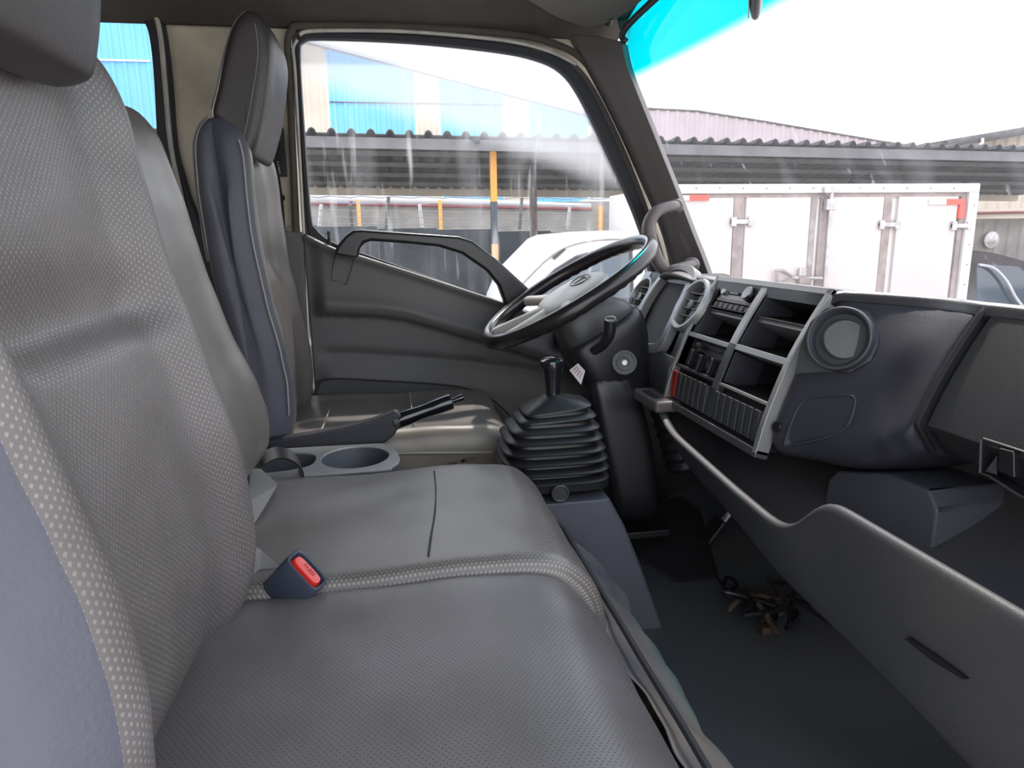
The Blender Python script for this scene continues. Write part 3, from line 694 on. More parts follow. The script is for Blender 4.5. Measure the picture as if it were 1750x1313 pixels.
# shallow blank recess under the vent
rc = [(1341, 760), (1348, 735), (1362, 700), (1378, 682), (1400, 678), (1445, 676), (1460, 680), (1461, 694), (1452, 722), (1436, 738), (1400, 752), (1355, 760)]
def onbody(px, py, d=0.0):
    r = RM @ _ray(px, py); best = None
    for k in range(300):
        t = .5 + k * .003; p = CAM + r * t
        if p.y < .16 or p.y > 1.05: continue
        pr = dprof(p.y)[4:17]
        for a, b in zip(pr, pr[1:]):
            if min(a.z, b.z) <= p.z <= max(a.z, b.z) and abs(a.z - b.z) > 1e-6:
                x = a.x + (b.x - a.x) * (p.z - a.z) / (b.z - a.z)
                if p.x >= x - d: return p
    return CAM + r
rl = cr([onbody(x, y, .001) for x, y in rc], 3, True)
cen = sum(rl, Vector()) / len(rl)
V = [p + Vector((-.001, 0, 0)) for p in rl] + [cen + (p - cen) * .86 + Vector((.013, -.006, 0)) for p in rl]; n = len(rl)
mesh('blank_recess', V, [(i, (i + 1) % n, n + (i + 1) % n, n + i) for i in range(n)] + [tuple(range(n, 2 * n))], 'plastic_dash', dash, ang=60)
tube('recess_rim', rl, .0022, 'plastic_dash', dash, closed=True, n=8)
pc = onbody(1328, 730); lathe('screw_cap', [(.0005, .001), (.0085, .001), (.0095, 0), (.0095, -.004)], basis(pc + Vector((-.002, -.001, 0)), (-.9, -.3, .1)), 'plastic_black', dash, n=20)

# ---- driver side: cluster binnacle and two round vents
cl = thing('instrument_cluster', loc=(.7, 1.64, .68)); cl.parent = dash; cl.matrix_parent_inverse = wmat(dash).inverted()
cl['label'] = 'grey hooded instrument binnacle with deep dark opening'
def FY(y, v, d=0): p = face_xz(v, d); return Vector((p.x, y, p.z))
def faceloop(pts, d=0): return [FY(y, v, d) for y, v in pts]
# frame around the opening as curved strips
op = [(1.575, .40), (1.56, .55), (1.565, .75), (1.58, .92), (1.60, 1.0), (1.66, 1.03), (1.72, 1.0), (1.745, .9), (1.755, .7), (1.75, .5), (1.73, .40), (1.66, .36)]
ou = [(1.555, .33), (1.535, .55), (1.54, .75), (1.555, .95), (1.585, 1.06), (1.66, 1.09), (1.735, 1.06), (1.765, .93), (1.78, .7), (1.775, .46), (1.75, .32), (1.66, .28)]
def xz_ext(v, d):
    if v <= 1: return face_xz(max(0, v), d)
    p = face_xz(1, d); return p + Vector((.028, 0, .05)).normalized() * (v - 1) * LT
Lo = cr([Vector((y, v, 0)) for y, v in ou], 4, True); Li = cr([Vector((y, v, 0)) for y, v in op], 4, True)
def q3(y, v, d): p = xz_ext(v, d); return Vector((p.x, y, p.z))
ringA = [q3(p.x, p.y, -.01) for p in Lo]; ringB = [q3(p.x, p.y, .012) for p in Lo]; ringC = [q3(p.x, p.y, .012) for p in Li]
ringD = [q3(p.x, p.y, -.01) + Vector((.10, 0, .0)) for p in Li]
loft('binnacle_frame', [ringA, ringB, ringC, [q3(p.x, p.y, -.01) for p in Li]], 'plastic_silver', cl, cap=False, bevel=.003)
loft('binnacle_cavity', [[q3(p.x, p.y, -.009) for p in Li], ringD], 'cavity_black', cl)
# gauges inside
for y in (1.61, 1.70):
    M = basis(FY(y, .70, -.085) + Vector((.03, 0, 0)), (-.9, 0, .45))
    g_ = lathe('gauge', [(.044, 0), (.044, .006), (.040, .006), (.040, .002), (.0005, .002)], M, 'plastic_black', cl, n=28)
    box('needle', (-.001, 0, .003), (.001, .032, .005), 'pole_yellow', g_, bevel=0, M=M @ Matrix.Rotation(.8, 4, 'Z'))
# hood over the binnacle
hood = []
for y in [1.765, 1.75, 1.72, 1.69, 1.66, 1.62, 1.58, 1.555, 1.54]:
    k = max(0, 1 - ((y - 1.65) / .118) ** 2) ** .5
    z = .728 + .030 * k; x0 = .715 - .035 * k
    hood.append([Vector((x0, y, z - .006)), Vector((x0 + .003, y, z)), Vector((x0 + .03, y, z + .003)), Vector((x0 + .10, y, z - .006)), Vector((.90, y, .700)), Vector((.90, y, .68)), Vector((x0 + .02, y, z - .018 - .0 * k))])
loft('hood', hood, 'plastic_dash', cl, sub=1)
for y, v in ((1.825, .73), (1.502, .76)):
    nn = (face_xz(v, .01) - face_xz(v, 0)).normalized(); M = basis(FY(y, v, .004), nn)
    r0 = .062 if y > 1.7 else .066
    a_ = lathe('air_vent', [(r0, -.05), (r0, .002), (r0 - .003, .008), (r0 - .009, .008), (r0 - .012, .0), (r0 - .014, -.02), (.0005, -.022)], M, 'plastic_silver', dash, n=40)
    for q in (-.028, -.009, .010, .029):
        hl = math.sqrt(max(0, (r0 - .014) ** 2 - q * q))
        box('louvre', (-hl, q - .001, -.016), (hl, q + .001, .002), 'plastic_black', a_, bevel=0, M=M)
    lathe('vent_hub', [(.0005, .006), (.012, .004), (.013, -.01)], M, 'plastic_greydark', a_, n=20)
# face between the vents and below, then the lower driver-side body
lw = []
for y in [1.90, 1.84, 1.80, 1.76, 1.70, 1.62, 1.56, 1.50, 1.46]:
    lw.append([Vector((.95, y, .62)), FY(y, .36, -.03), FY(y, .34, .004), FY(y, .25, .010), FY(y, .12, .006), Vector((.62, y, .47)), Vector((.66, y, .44)), Vector((.95, y, .46))])
loft('lower_dash', lw, 'plastic_greydark', dash, bevel=.004)
fl = []
for y in [1.46, 1.475, 1.49]: fl.append([FY(y, .25, -.04), FY(y, .25, .004), FY(y, .6, .004), FY(y, 1.0, .002), FY(y, 1.0, -.04)])
loft('side_strip', fl, 'plastic_greydark', dash)
fl = []
for y in [1.86, 1.88, 1.905]: fl.append([FY(y, .25, -.06), FY(y, .25, .0), FY(y, .6, .0), FY(y, 1.0, .0), FY(y, 1.0, -.08)])
loft('side_strip', fl, 'plastic_silver', dash)
csf = box('column_shelf', (.560, 1.40, .462), (.66, 1.56, .488), 'handle_plastic', dash, bevel=.008)
box('coin_slot', (.572, 1.44, .486), (.59, 1.52, .4895), 'cavity_black', csf, bevel=.001)
fb = mesh('vent_backing', [FY(1.47, .3, -.035), FY(1.9, .3, -.035), FY(1.9, .98, -.035), FY(1.47, .98, -.035)], [(0, 1, 2, 3)], 'cavity_black', dash, solid=.004)

# ---- open shelf tray with raised lip
def lip(y):
    z = interp(y, [(0, .505), (.775, .500), (.80, .492), (.845, .445), (.875, .424), (.92, .418), (1.045, .425), (1.365, .452), (1.49, .485), (1.53, .49)])
    bt = interp(y, [(0, .27), (.53, .284), (.64, .295), (.94, .321), (1.08, .352), (1.2, .37), (1.38, .408), (1.53, .45)])
    fl_ = interp(y, [(0, .40), (.80, .40), (.90, .375), (1.1, .37), (1.4, .40), (1.53, .43)])
    return z, bt, fl_
rings = []
for k in range(58):
    y = .12 + k * (1.53 - .12) / 57; z, bt, f_ = lip(y); xo = .555 + .0 * y
    if y > 1.3: xo += .03 * (y - 1.3) / .2
    h = z - bt
    rings.append([Vector((.64, y, bt + .012)), Vector((xo + .036, y, bt - .004)), Vector((xo + .024, y, bt)), Vector((xo + .016, y, bt + h * .35)), Vector((xo + .010, y, bt + h * .62)), Vector((xo, y, bt + h * .9)), Vector((xo + .002, y, z - .004)), Vector((xo + .010, y, z)), Vector((xo + .020, y, z - .003)),
                  Vector((xo + .028, y, z - .02)), Vector((xo + .045, y, f_ + (z - f_) * .25)), Vector((xo + .075, y, f_)), Vector((.70, y, f_ + .03)), Vector((.78, y, f_ + .065)), Vector((.835, y, f_ + .11)), Vector((.86, y, .56)), Vector((.90, y, .56)), Vector((.90, y, bt + .05))])
tr_ = loft('shelf_tray', rings, 'plastic_tray', dash, sub=1); tag(tr_, 'deep open shelf tray with a stepped lip under the dash')
# raised block in the tray
bl = []
for x, s in ((.70, .97), (.705, 1), (.75, 1), (.82, 1)):
    bl.append([Vector((x + .02 * (1 - abs(a)), .87 + .115 * a, z)) for a, z in ((-1, .40), (-1.0, .485), (-.8, .505), (0, .495), (.85, .468), (1.0, .445), (1.05, .39))])
loft('tray_block', bl, 'console_blue', dash, bevel=.018, seg=4)
# slot in the lip
sl = [PX(x, y, .563) for x, y in [(1545, 1092), (1552, 1090), (1600, 1122), (1652, 1160), (1646, 1162), (1590, 1128)]]
plate('lip_slot', sl, [], 'cavity_black', (.01, 0, 0), dash)

# ================================================================== STEERING
hub = Vector((.415, 1.62, .722)); ax = Vector((-.506, 0, .862)).normalized()
sw = thing('steering_wheel', 'black steering wheel with pale grey hub and oval emblem', 'steering wheel', tuple(hub))
WM = basis(hub, ax, (0, 1, 0))      # local: x across, y up the wheel, z towards the driver
if (WM.to_3x3() @ Vector((0, 1, 0))).y < 0: pass
# make local +Y the direction up the wheel (forward), local X = vehicle Y
fw = Vector((.862, 0, .506)).normalized(); WM = Matrix((Vector((0, -1, 0)), fw, ax)).transposed().to_4x4(); WM.translation = hub
RW = .222; rings = []; NS = 96
for i in range(NS):
    a = 2 * math.pi * i / NS; c = Vector((math.cos(a), math.sin(a), 0)); rings.append([])
    for j in range(14):
        b = 2 * math.pi * j / 14; k = math.cos(b); s = math.sin(b)
        rr = .016 + (.0022 * max(0, math.sin(a * 44)) if (s < -.1) else 0)
        if abs(math.sin(a)) < .12: pass
        rings[-1].append(WM @ (c * (RW + k * rr) + Vector((0, 0, s * rr * 1.1))))
rings.append(rings[0][:])
loft('rim', rings, 'wheel_rim_black', sw, cap=False)
# hub pad: dished, elongated
pr = []
for z, k in ((-.045, .80), (-.020, .95), (-.004, 1.0), (.006, .96), (.012, .82), (.015, .5), (.016, .05)):
    pr.append([WM @ Vector((.112 * k * math.copysign(abs(math.cos(a)) ** .75, math.cos(a)), (.100 if math.sin(a) > 0 else .085) * k * math.copysign(abs(math.sin(a)) ** .85, math.sin(a)), z - .012)) for a in [2 * math.pi * j / 40 for j in range(40)]])
loft('hub_pad', pr, 'wheel_hub_grey', sw, sub=1)
def spoke(ang, w0, w1):
    c = Vector((math.cos(ang), math.sin(ang), 0)); t = Vector((-c.y, c.x, 0)); R_ = []
    for r, w, z in ((.05, w0, -.012), (.10, w0 * .9, -.010), (.15, w1, -.006), (.19, w1 * 1.05, -.002), (.222, w1 * 1.3, .0)):
        R_.append([WM @ (c * r + t * w * s + Vector((0, 0, z + h))) for s, h in ((-1, -.010), (-.9, .003), (-.5, .008), (.5, .008), (.9, .003), (1, -.010), (.6, -.018), (-.6, -.018))])
    loft('spoke', R_, 'wheel_hub_grey', sw, sub=1)
for a in (200, 340, 252, 288): spoke(math.radians(a), .020, .013)
# emblem: oval ring with a short bar device inside
E = WM @ Matrix.Translation((0, .04, .0045)) @ Matrix.Scale(1.3, 4)
em = tube('emblem', [E @ Vector((.030 * math.cos(a), .019 * math.sin(a), 0)) for a in [2 * math.pi * i / 40 for i in range(40)]], .0016, 'emblem', sw, closed=True, n=8)
tube('emblem_device', [E @ Vector(p) for p in ((-.017, .008, 0), (-.006, .012, 0), (.006, .012, 0), (.017, .008, 0))], .0016, 'emblem', em, smooth=3, n=8)
tube('emblem_device', [E @ Vector(p) for p in ((0, .012, 0), (.001, .0, 0), (0, -.013, 0))], .0016, 'emblem', em, n=8)

sc_ = thing('steering_column', 'black steering column shroud with ignition lock and stalk below wheel', 'steering column', (.6, 1.62, .1))
dn = -ax
def ring_box(c, w, h, u_, v_, rad=.35, n=28):
    out = []
    for j in range(n):
        a = 2 * math.pi * j / n; ca, sa = math.cos(a), math.sin(a)
        out.append(c + u_ * w * math.copysign(abs(ca) ** rad, ca) + v_ * h * math.copysign(abs(sa) ** rad, sa))
    return out
U, Vv = Vector((0, -1, 0)), fw
# upper shroud under the wheel
rg = [ring_box(hub + dn * d + Vv * o, w, h, U, Vv, .6) for d, w, h, o in ((.02, .055, .055, 0), (.05, .072, .07, 0), (.075, .078, .088, .01), (.115, .078, .10, .02), (.13, .07, .095, .02))]
loft('upper_shroud', rg, 'plastic_greydark', sc_, sub=1)
rg = [ring_box(hub + dn * d + Vv * o, w, h, U, Vv, .5) for d, w, h, o in ((.10, .072, .095, .02), (.125, .082, .11, .02), (.18, .084, .105, .015), (.24, .078, .085, .0), (.30, .06, .07, -.01), (.33, .045, .05, -.01))]
loft('lower_shroud', rg, 'plastic_black', sc_, sub=1)
for k in range(3):
    p = hub + dn * (.052 + k * .018) + Vv * .092
    boxes('shroud_slit', [((-.003, -.022, -.002), (.003, .022, .003))], 'cavity_black', sc_)
    o = bpy.data.objects[-1] if False else None
for o in [o for o in COL.objects if o.name.startswith('shroud_slit')]:
    bpy.data.objects.remove(o)
# ignition lock on the passenger-facing side
IM = basis(PY(1067, 620, 1.528), (-.25, -.93, .25))
ig = lathe('ignition_lock', [(.030, -.03), (.030, .0), (.028, .004), (.024, .004), (.023, .001), (.019, .001), (.018, .006), (.012, .007), (.011, .002), (.006, .002), (.0055, .004), (.0005, .004)], IM, 'plastic_greydark', sc_, n=40)
lathe('key_cylinder', [(.0065, 0), (.0065, .006), (.0045, .0065), (.0005, .006)], IM, 'metal_grey', ig, n=20)
# stalk
tube('stalk', [PY(1015, 600, 1.50), PY(1030, 590, 1.47), PY(1041, 572, 1.455), PY(1043, 548, 1.45)], lambda t: .010 + .004 * t, 'plastic_black', sc_, smooth=5, n=16)
tube('stalk_ring', [PY(1043 + 9 * math.cos(a), 545 + 4 * math.sin(a), 1.45) for a in [2 * math.pi * i / 20 for i in range(20)]], .0016, 'metal_grey', sc_, closed=True, n=6)
# column cover down to the floor
rg = [ring_box(Vector((x, 1.61, z)), w, .075, Vector((1, 0, 0)), Vector((0, 1, 0)), .4) for x, z, w in ((.50, .54, .05), (.52, .47, .065), (.55, .35, .072), (.575, .22, .062), (.585, .125, .058))]
loft('column_cover', rg, 'plastic_black', sc_, sub=1)
box('cover_flange', (.515, 1.53, .105), (.66, 1.69, .125), 'plastic_black', sc_, bevel=.004)
# bellows at the column foot
bell = []
for k in range(13):
    t = k / 12; r = .040 + (.007 if k % 2 else 0) + .006 * t
    bell.append((r, -.17 * t))
lathe('column_bellows', bell, basis(Vector((.655, 1.56, .44)), (-.35, 0, 1), (0, 1, 0)), 'rubber', sc_, n=28)
# swing tag with small print
tg = thing('paper_tag', 'small white printed paper tag hanging beside the gear lever', 'tag', PY(988, 640, 1.50))
tq = [PY(973, 633, 1.50), PY(988, 621, 1.50), PY(1000, 634, 1.51), PY(993, 658, 1.50)]
plate('tag_card', tq, [], 'paper', (0, .0008, 0), tg)
for k in range(4):
    a = tq[0].lerp(tq[3], .12 + .2 * k); b = tq[1].lerp(tq[2], .2 + .2 * k); d = Vector((0, -.0006, 0))
    tube('print_line', [a.lerp(b, .25) + d, a.lerp(b, .75) + d], .0007, 'print_ink', tg, n=4)

# ================================================================== GEAR LEVER AND CONSOLE
gl = thing('gear_lever', 'gear lever with glossy black knob and stepped black rubber gaiter', 'gear lever', (.32, 1.35, .33))
def sq(c, wx, wy, z, tilt=0, n=40, r=.45, wob=0):
    out = []
    for j in range(n):
        a = 2 * math.pi * j / n; ca, sa = math.cos(a), math.sin(a)
        x = wx * math.copysign(abs(ca) ** r, ca); y = wy * math.copysign(abs(sa) ** r, sa)
        out.append(Vector((c.x + x, c.y + y, z + tilt * x + wob * math.sin(a * 2 + 1))))
    return out
lv = [(803, 943, 96, 0), (787, 942, 97, 0), (771, 941, 95.5, 0), (755, 940, 93, .0), (738, 940, 88, .0), (722, 942, 81, .01), (706, 946, 71, .04), (692, 947, 62, .10)]
rings = []; base = PY(945, 818, 1.35)
rings.append(sq(Vector((PY(945, 818, 1.35).x, 1.35, 0)), .108, .085, base.z))
for k, (y, x, hw, tl) in enumerate(lv):
    c = PY(x, y, 1.35); w = hw / 1180 * 1.37 * .985; wy = w * .80
    f = .80
    rings.append(sq(c, w, wy, c.z - .005, tl)); rings.append(sq(c, w * 1.01, wy * 1.01, c.z - .002, tl)); rings.append(sq(c, w * .985, wy * .985, c.z + .0005, tl))
    if k < 7: rings.append(sq(c, w * f, wy * f, c.z + .006, tl)); rings.append(sq(c, w * f * .98, wy * f * .98, c.z + .011, tl))
c = PY(947, 688, 1.35); rings.append(sq(c, .030, .026, c.z + .012, .05, r=.7)); rings.append(sq(c, .018, .018, c.z + .018, 0, r=1))
loft('gaiter', rings, 'rubber', gl, ang=50)
kb = PY(945, 690, 1.35)
KM = basis(kb, (-.02, 0, 1), (0, 1, 0))
lathe('collar', [(.018, -.004), (.0185, .010), (.016, .016), (.014, .018)], KM, 'rubber_top', gl, n=24)
lathe('ferrule', [(.0135, .016), (.0150, .017), (.0150, .021), (.0135, .022)], KM, 'chrome', gl, n=24)
lathe('knob', [(.0155, .020), (.0165, .035), (.0195, .055), (.0235, .075), (.0255, .084), (.0245, .091), (.017, .096), (.0005, .098)], KM, 'gloss_black', gl, n=32)
gc = thing('gear_console', 'blue-grey plastic gear console panel with round socket beneath the gaiter', 'console', (.4, 1.35, 0))
top_z = PY(1045, 820, 1.25).z
e = [PY(x, y, 1.25) for x, y in [(1045, 820), (1072, 905), (1108, 990), (1135, 1075)]]
fr = [(p.x, p.z) for p in e]; fr = [(fr[0][0], .332), (.445, .27), (.485, .17), (.525, .06), (.545, .0)]
bk = .14
rings = []
for x, z in fr: rings.append([Vector((bk, 1.255, z)), Vector((x - .006, 1.255, z)), Vector((x, 1.262, z)), Vector((x, 1.43, z)), Vector((x - .006, 1.437, z)), Vector((bk, 1.437, z))])
loft('console_body', rings, 'console_blue', gc, bevel=.004)
SM = basis(PY(957, 843, 1.255), (0, -1, 0))
sk = lathe('socket', [(.018, 0), (.018, .004), (.0155, .006), (.013, .004), (.0125, -.0005)], SM, 'plastic_greydark', gc, n=28, cap=False)
lathe('socket_cap', [(.0125, .001), (.0125, .003), (.0005, .003)], SM, 'plastic_black', sk, n=24)

# ================================================================== DRIVER SEAT
def seam(name, pts, r, mt, parent, smooth=3): return tube(name, pts, r, mt, parent, smooth=smooth, n=6)
ds = thing('driver_seat', 'driver seat in brown-grey vinyl with tall headrest behind the steering wheel', 'seat', (-.05, 1.66, 0))
pr = [(-.31, .40), (-.255, .41), (-.232, .47), (-.228, .55), (-.236, .63), (-.252, .72), (-.266, .82), (-.272, .92), (-.274, 1.00), (-.285, 1.055), (-.315, 1.09), (-.345, 1.085), (-.366, 1.04), (-.366, .95), (-.362, .86), (-.352, .76), (-.335, .66), (-.322, .55), (-.315, .46)]
bk_, P_, nr_, grid, n_ = cushion('backrest', pr, 1.455, 1.875, 'vinyl_plain', ds, rnd=.07, lim=.03, bolster=.028, bw=.80, mats=['vinyl_blue'], crease=(.80, .010), shoulder=[(.95, 1), (1.06, .9), (1.1, .8)])
front = [i for i in range(n_) if nr_[i].x > .5]
# stitched seam along the near bolster
ii = [i for i in front if .47 < P_[i].z < 1.05]; ii.sort(key=lambda i: -P_[i].z)
sp_ = [grid(-.915, i) + Vector((.0015, -.0035, 0)) for i in ii]
sp_x = [Vector((-.303, 1.452, 1.02)), Vector((-.305, 1.452, .93)), Vector((-.304, 1.452, .86)), Vector((-.292, 1.452, .71)), Vector((-.268, 1.452, .57)), Vector((-.257, 1.456, .50))]
seam('stitching', sp_, .0016, 'thread', ds, 2)
# headrest
hp = [(362, 196), (372, 150), (384, 90), (398, 45), (415, 22), (432, 18), (450, 28), (462, 50), (466, 90), (462, 140), (455, 190), (446, 235), (436, 262), (424, 267), (405, 248), (380, 218)]
hpp = [(PY(x, y, 1.53).x, PY(x, y, 1.53).z) for x, y in hp]
_, hP, hN, hgrid, hn = cushion('headrest', hpp, 1.505, 1.775, 'vinyl_dark', ds, rnd=.05, q=2.2, ny=21, lim=.013)
bpy.data.objects['headrest']['label'] = 'tall dark vinyl headrest'
seam('headrest_seam', [PY(x, y, 1.5045) for x, y in [(436, 40), (441, 90), (433, 150), (424, 200), (416, 235)]], .0008, 'vinyl_flap', ds)
# pale tube painting the light caught along the rear shell edge
jj = sorted([i for i in range(n_) if nr_[i].x < -.3 and P_[i].z > .80], key=lambda i: P_[i].z)
seam('piping_and_lit_edge', [grid(-.80, i) + nr_[i] * .002 for i in jj], .0035, 'vinyl_flap', ds, 2)
jj = sorted([i for i in range(hn) if hN[i].x < -.3 and hP[i].z > 1.10], key=lambda i: hP[i].z)
seam('piping_and_lit_edge', [hgrid(-.80, i) + hN[i] * .001 for i in jj], .0025, 'vinyl_flap', bpy.data.objects['headrest'], 2)  # the same painted light line, on the headrest edge
# cushion
cp_ = [(-.26, .20), (-.28, .33), (-.27, .42), (-.20, .437), (-.10, .436), (0, .432), (.10, .434), (.18, .432), (.235, .42), (.262, .395), (.262, .37), (.245, .352), (.236, .30), (.232, .20), (0, .19)]
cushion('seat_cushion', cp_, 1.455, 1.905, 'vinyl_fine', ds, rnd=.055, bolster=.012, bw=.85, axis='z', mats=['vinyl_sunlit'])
seam('piping_and_lit_edge', [Vector((x, y, z)) for x, y, z in ((-.20, 1.452, .40), (0, 1.452, .395), (.12, 1.452, .388), (.2, 1.457, .382), (.25, 1.48, .378), (.268, 1.55, .376), (.268, 1.70, .376))], .003, 'thread', ds)
for px_ in ((560, 740, 540, 700), (672, 742, 668, 676)):
    pass
seam('cross_seam', [Vector((.035, y, .4385 + .006 * math.exp(-((abs(y - 1.68) - .19) / .04) ** 2))) for y in (1.50, 1.56, 1.62, 1.68, 1.74, 1.80, 1.85)], .0015, 'thread', ds)
seam('cross_seam', [Vector((-.165, y, .441 + .006 * math.exp(-((abs(y - 1.68) - .19) / .04) ** 2))) for y in (1.48, 1.52, 1.58, 1.64, 1.70)], .0015, 'thread', ds)
boxes('seat_base', [((-.24, 1.49, .0), (.20, 1.87, .21))], 'plastic_dash', ds, bevel=.01)

# ================================================================== BENCH: middle + passenger
be = thing('passenger_bench', 'two-place bench in grey perforated vinyl with two backrests, nearest the camera', 'seat', (0, .75, 0))
# passenger backrest
pp = [(-.34, .36), (-.262, .375), (-.212, .43), (-.190, .48), (-.184, .53), (-.184, .58), (-.194, .65), (-.212, .72), (-.232, .80), (-.246, .87), (-.254, .92), (-.262, .98), (-.280, 1.02), (-.315, 1.05), (-.35, 1.05), (-.38, 1.02), (-.385, .9), (-.375, .78), (-.36, .64), (-.35, .5)]
pp = [(a + .001, b) for a, b in pp]
cushion('backrest', pp, .362, .82, 'vinyl_dots', be, rnd=.075, q=2.3, ny=41, bolster=.030, bw=.76, mats=['vinyl_blue'], crease=(.790, .020), shoulder=[(.80, 1), (.95, .97), (1.04, .88), (1.08, .8)], pn=6)
bpy.data.objects['backrest.001']['label'] = 'wide passenger backrest with dotted centre panel'
# passenger headrest
hr = [(a + .045, b - .012) for a, b in [(-.40, 1.12), (-.36, 1.04), (-.31, .985), (-.275, .985), (-.262, 1.01), (-.25, 1.08), (-.245, 1.17), (-.255, 1.25), (-.28, 1.30), (-.32, 1.31), (-.36, 1.25)]]
cushion('headrest', hr, .43, .665, 'vinyl_dark', be, rnd=.05, q=2.2, ny=21, lim=.03)
# middle backrest
mp = [(a + .002, b) for a, b in [(-.38, .44), (-.31, .445), (-.262, .465), (-.226, .505), (-.217, .55), (-.222, .59), (-.238, .64), (-.262, .70), (-.285, .78), (-.303, .86), (-.318, .93), (-.330, .98), (-.345, 1.02), (-.372, 1.045), (-.41, 1.04), (-.43, 1.0), (-.425, .9), (-.41, .75), (-.395, .6)]]
cushion('backrest', mp, .83, 1.21, 'vinyl_fine', be, mb=.97, rnd=.045, q=2.2, ny=27, bolster=.006, bw=.8, mats=['vinyl_plain'], shoulder=[(.9, 1), (1.0, .985), (1.05, .94)], pn=5)
bpy.data.objects['backrest.002']['label'] = 'narrow middle backrest'
# cushions
mc = [(-.33, .25), (-.34, .36), (-.32, .43), (-.25, .446), (-.15, .444), (-.05, .442), (.05, .447), (.14, .447), (.20, .438), (.232, .415), (.255, .38), (.266, .335), (.268, .29), (.25, .25), (.0, .24)]
cushion('seat_cushion', mc, .80, 1.215, 'vinyl_fine', be, rnd=.026, q=2.6, ny=27, mb=1.1, axis='z', mats=['vinyl_plain'], pn=5)
bpy.data.objects['seat_cushion.001']['label'] = 'middle seat cushion with a cross seam'
pc_ = [(-.33, .22), (-.34, .34), (-.32, .413), (-.25, .428), (-.15, .430), (-.05, .431), (.05, .434), (.12, .434), (.175, .425), (.212, .402), (.24, .368), (.262, .32), (.27, .27), (.26, .22), (.0, .20)]
cushion('seat_cushion', pc_, .27, .815, 'vinyl_holes', be, rnd=.030, q=2.4, ny=33, mb=.95, bolster=.004, bw=.82, axis='z', mats=['vinyl_plain'], pn=6)
bpy.data.objects['seat_cushion.002']['label'] = 'passenger seat cushion with pin-hole pattern'
seam('cross_seam', [PZ(x, y, .4475) for x, y in [(742, 806), (745, 840), (743, 880), (737, 915), (732, 950)]], .0016, 'seam_dark', be)
# skirt hanging in front of the bench
rings = []
for k in range(45):
    y = .27 + (1.215 - .27) * k / 44
    w = .012 * noise.noise(Vector((y * 6, 0, 3))); ring = []
    for j in range(15):
        t = j / 14; z = .330 * (1 - t) + .002
        x = .262 + .135 * math.sin(min(1, t * 2.0) * math.pi / 2) - .035 * sstep(.6, 1, t)
        x -= .05 * sstep(1.12, 1.215, y) ** 2
        x += .016 * noise.noise(Vector((y * 7, z * 6, 0))) + .014 * noise.noise(Vector((y * 17 + z * 10, z * 5, 2))) + w * t
        ring.append(Vector((x, y, z)))
    rings.append(ring)
o = loft('seat_skirt', rings, 'skirt_vinyl', be, closed=False, solid=.004, off=-1, sub=1)
o['label'] = 'wrinkled shiny vinyl skirt in front of the bench'
seam('skirt_piping', [Vector((.282 - .05 * sstep(1.12, 1.215, y) ** 2, y, .337 + .004 * noise.noise(Vector((y * 9, 0, 0))))) for y in [.27 + .945 * i / 20 for i in range(21)]], .005, 'seam_dark', be)
boxes('bench_base', [((-.30, .30, .0), (.25, 1.19, .24))], 'plastic_dash', be, bevel=.01)
# cover flaps in the crease between backs and cushions
def flap(pts, name='cover_flap'):
    P = [Vector(p) for p in pts]
    return plate(name, P, [], 'vinyl_flap', (-.006, 0, -.004), be, bevel=.002)
flap([PY(428, 800, 1.19), PY(445, 800, 1.19), PY(476, 828, 1.12), PY(455, 865, 1.03), PY(430, 905, .98), PY(424, 860, 1.0)])
flap([PY(430, 930, .87), PY(445, 938, .865), PY(478, 968, .85), PY(440, 1010, .83), PY(380, 1055, .80), PY(330, 1098, .76), PY(380, 1020, .76)])
# seat-belt buckle between the two cushions
bu = thing('seat_belt_buckle', 'dark blue seat-belt buckle with red release button between the bench seats', 'buckle', PY(470, 1010, .80))
B0 = PY(520, 975, .80); T = (PY(553, 990, .79) - PY(505, 940, .805)).normalized()
axb = Vector((.62, -.34, .70)).normalized(); T = (T - axb * T.dot(axb)).normalized(); Nb = axb.cross(T).normalized()
BM = Matrix((T, Nb, axb)).transposed().to_4x4(); BM.translation = PY(524, 976, .795)
R0 = lambda w, h, z, r=.4: [BM @ Vector((w * math.copysign(abs(math.cos(a)) ** r, math.cos(a)), h * math.copysign(abs(math.sin(a)) ** r, math.sin(a)), z)) for a in [2 * math.pi * j / 32 for j in range(32)]]
loft('buckle_housing', [R0(.021, .0125, -.062), R0(.0265, .0155, -.052), R0(.0275, .0165, -.02), R0(.0275, .0165, .0), R0(.0262, .0152, .003), R0(.0235, .0128, .002), R0(.022, .0118, -.006)], 'buckle_body', bu, ang=50)
rb = loft('release_button', [R0(.0215, .0085, -.008, .5), R0(.0215, .0085, -.001, .5), R0(.0195, .007, .0025, .5), R0(.012, .003, .003, .6)], 'red_button', bu, ang=50)
text('lettering', 'PRESS', BM @ Matrix.Translation((.001, .001, .0032)), .0075, 'red_dark', bu)
loft('buckle_stem', [R0(.010, .007, -.17), R0(.014, .009, -.13), R0(.0225, .0125, -.07), R0(.0225, .013, -.055)], 'webbing', bu, ang=50)

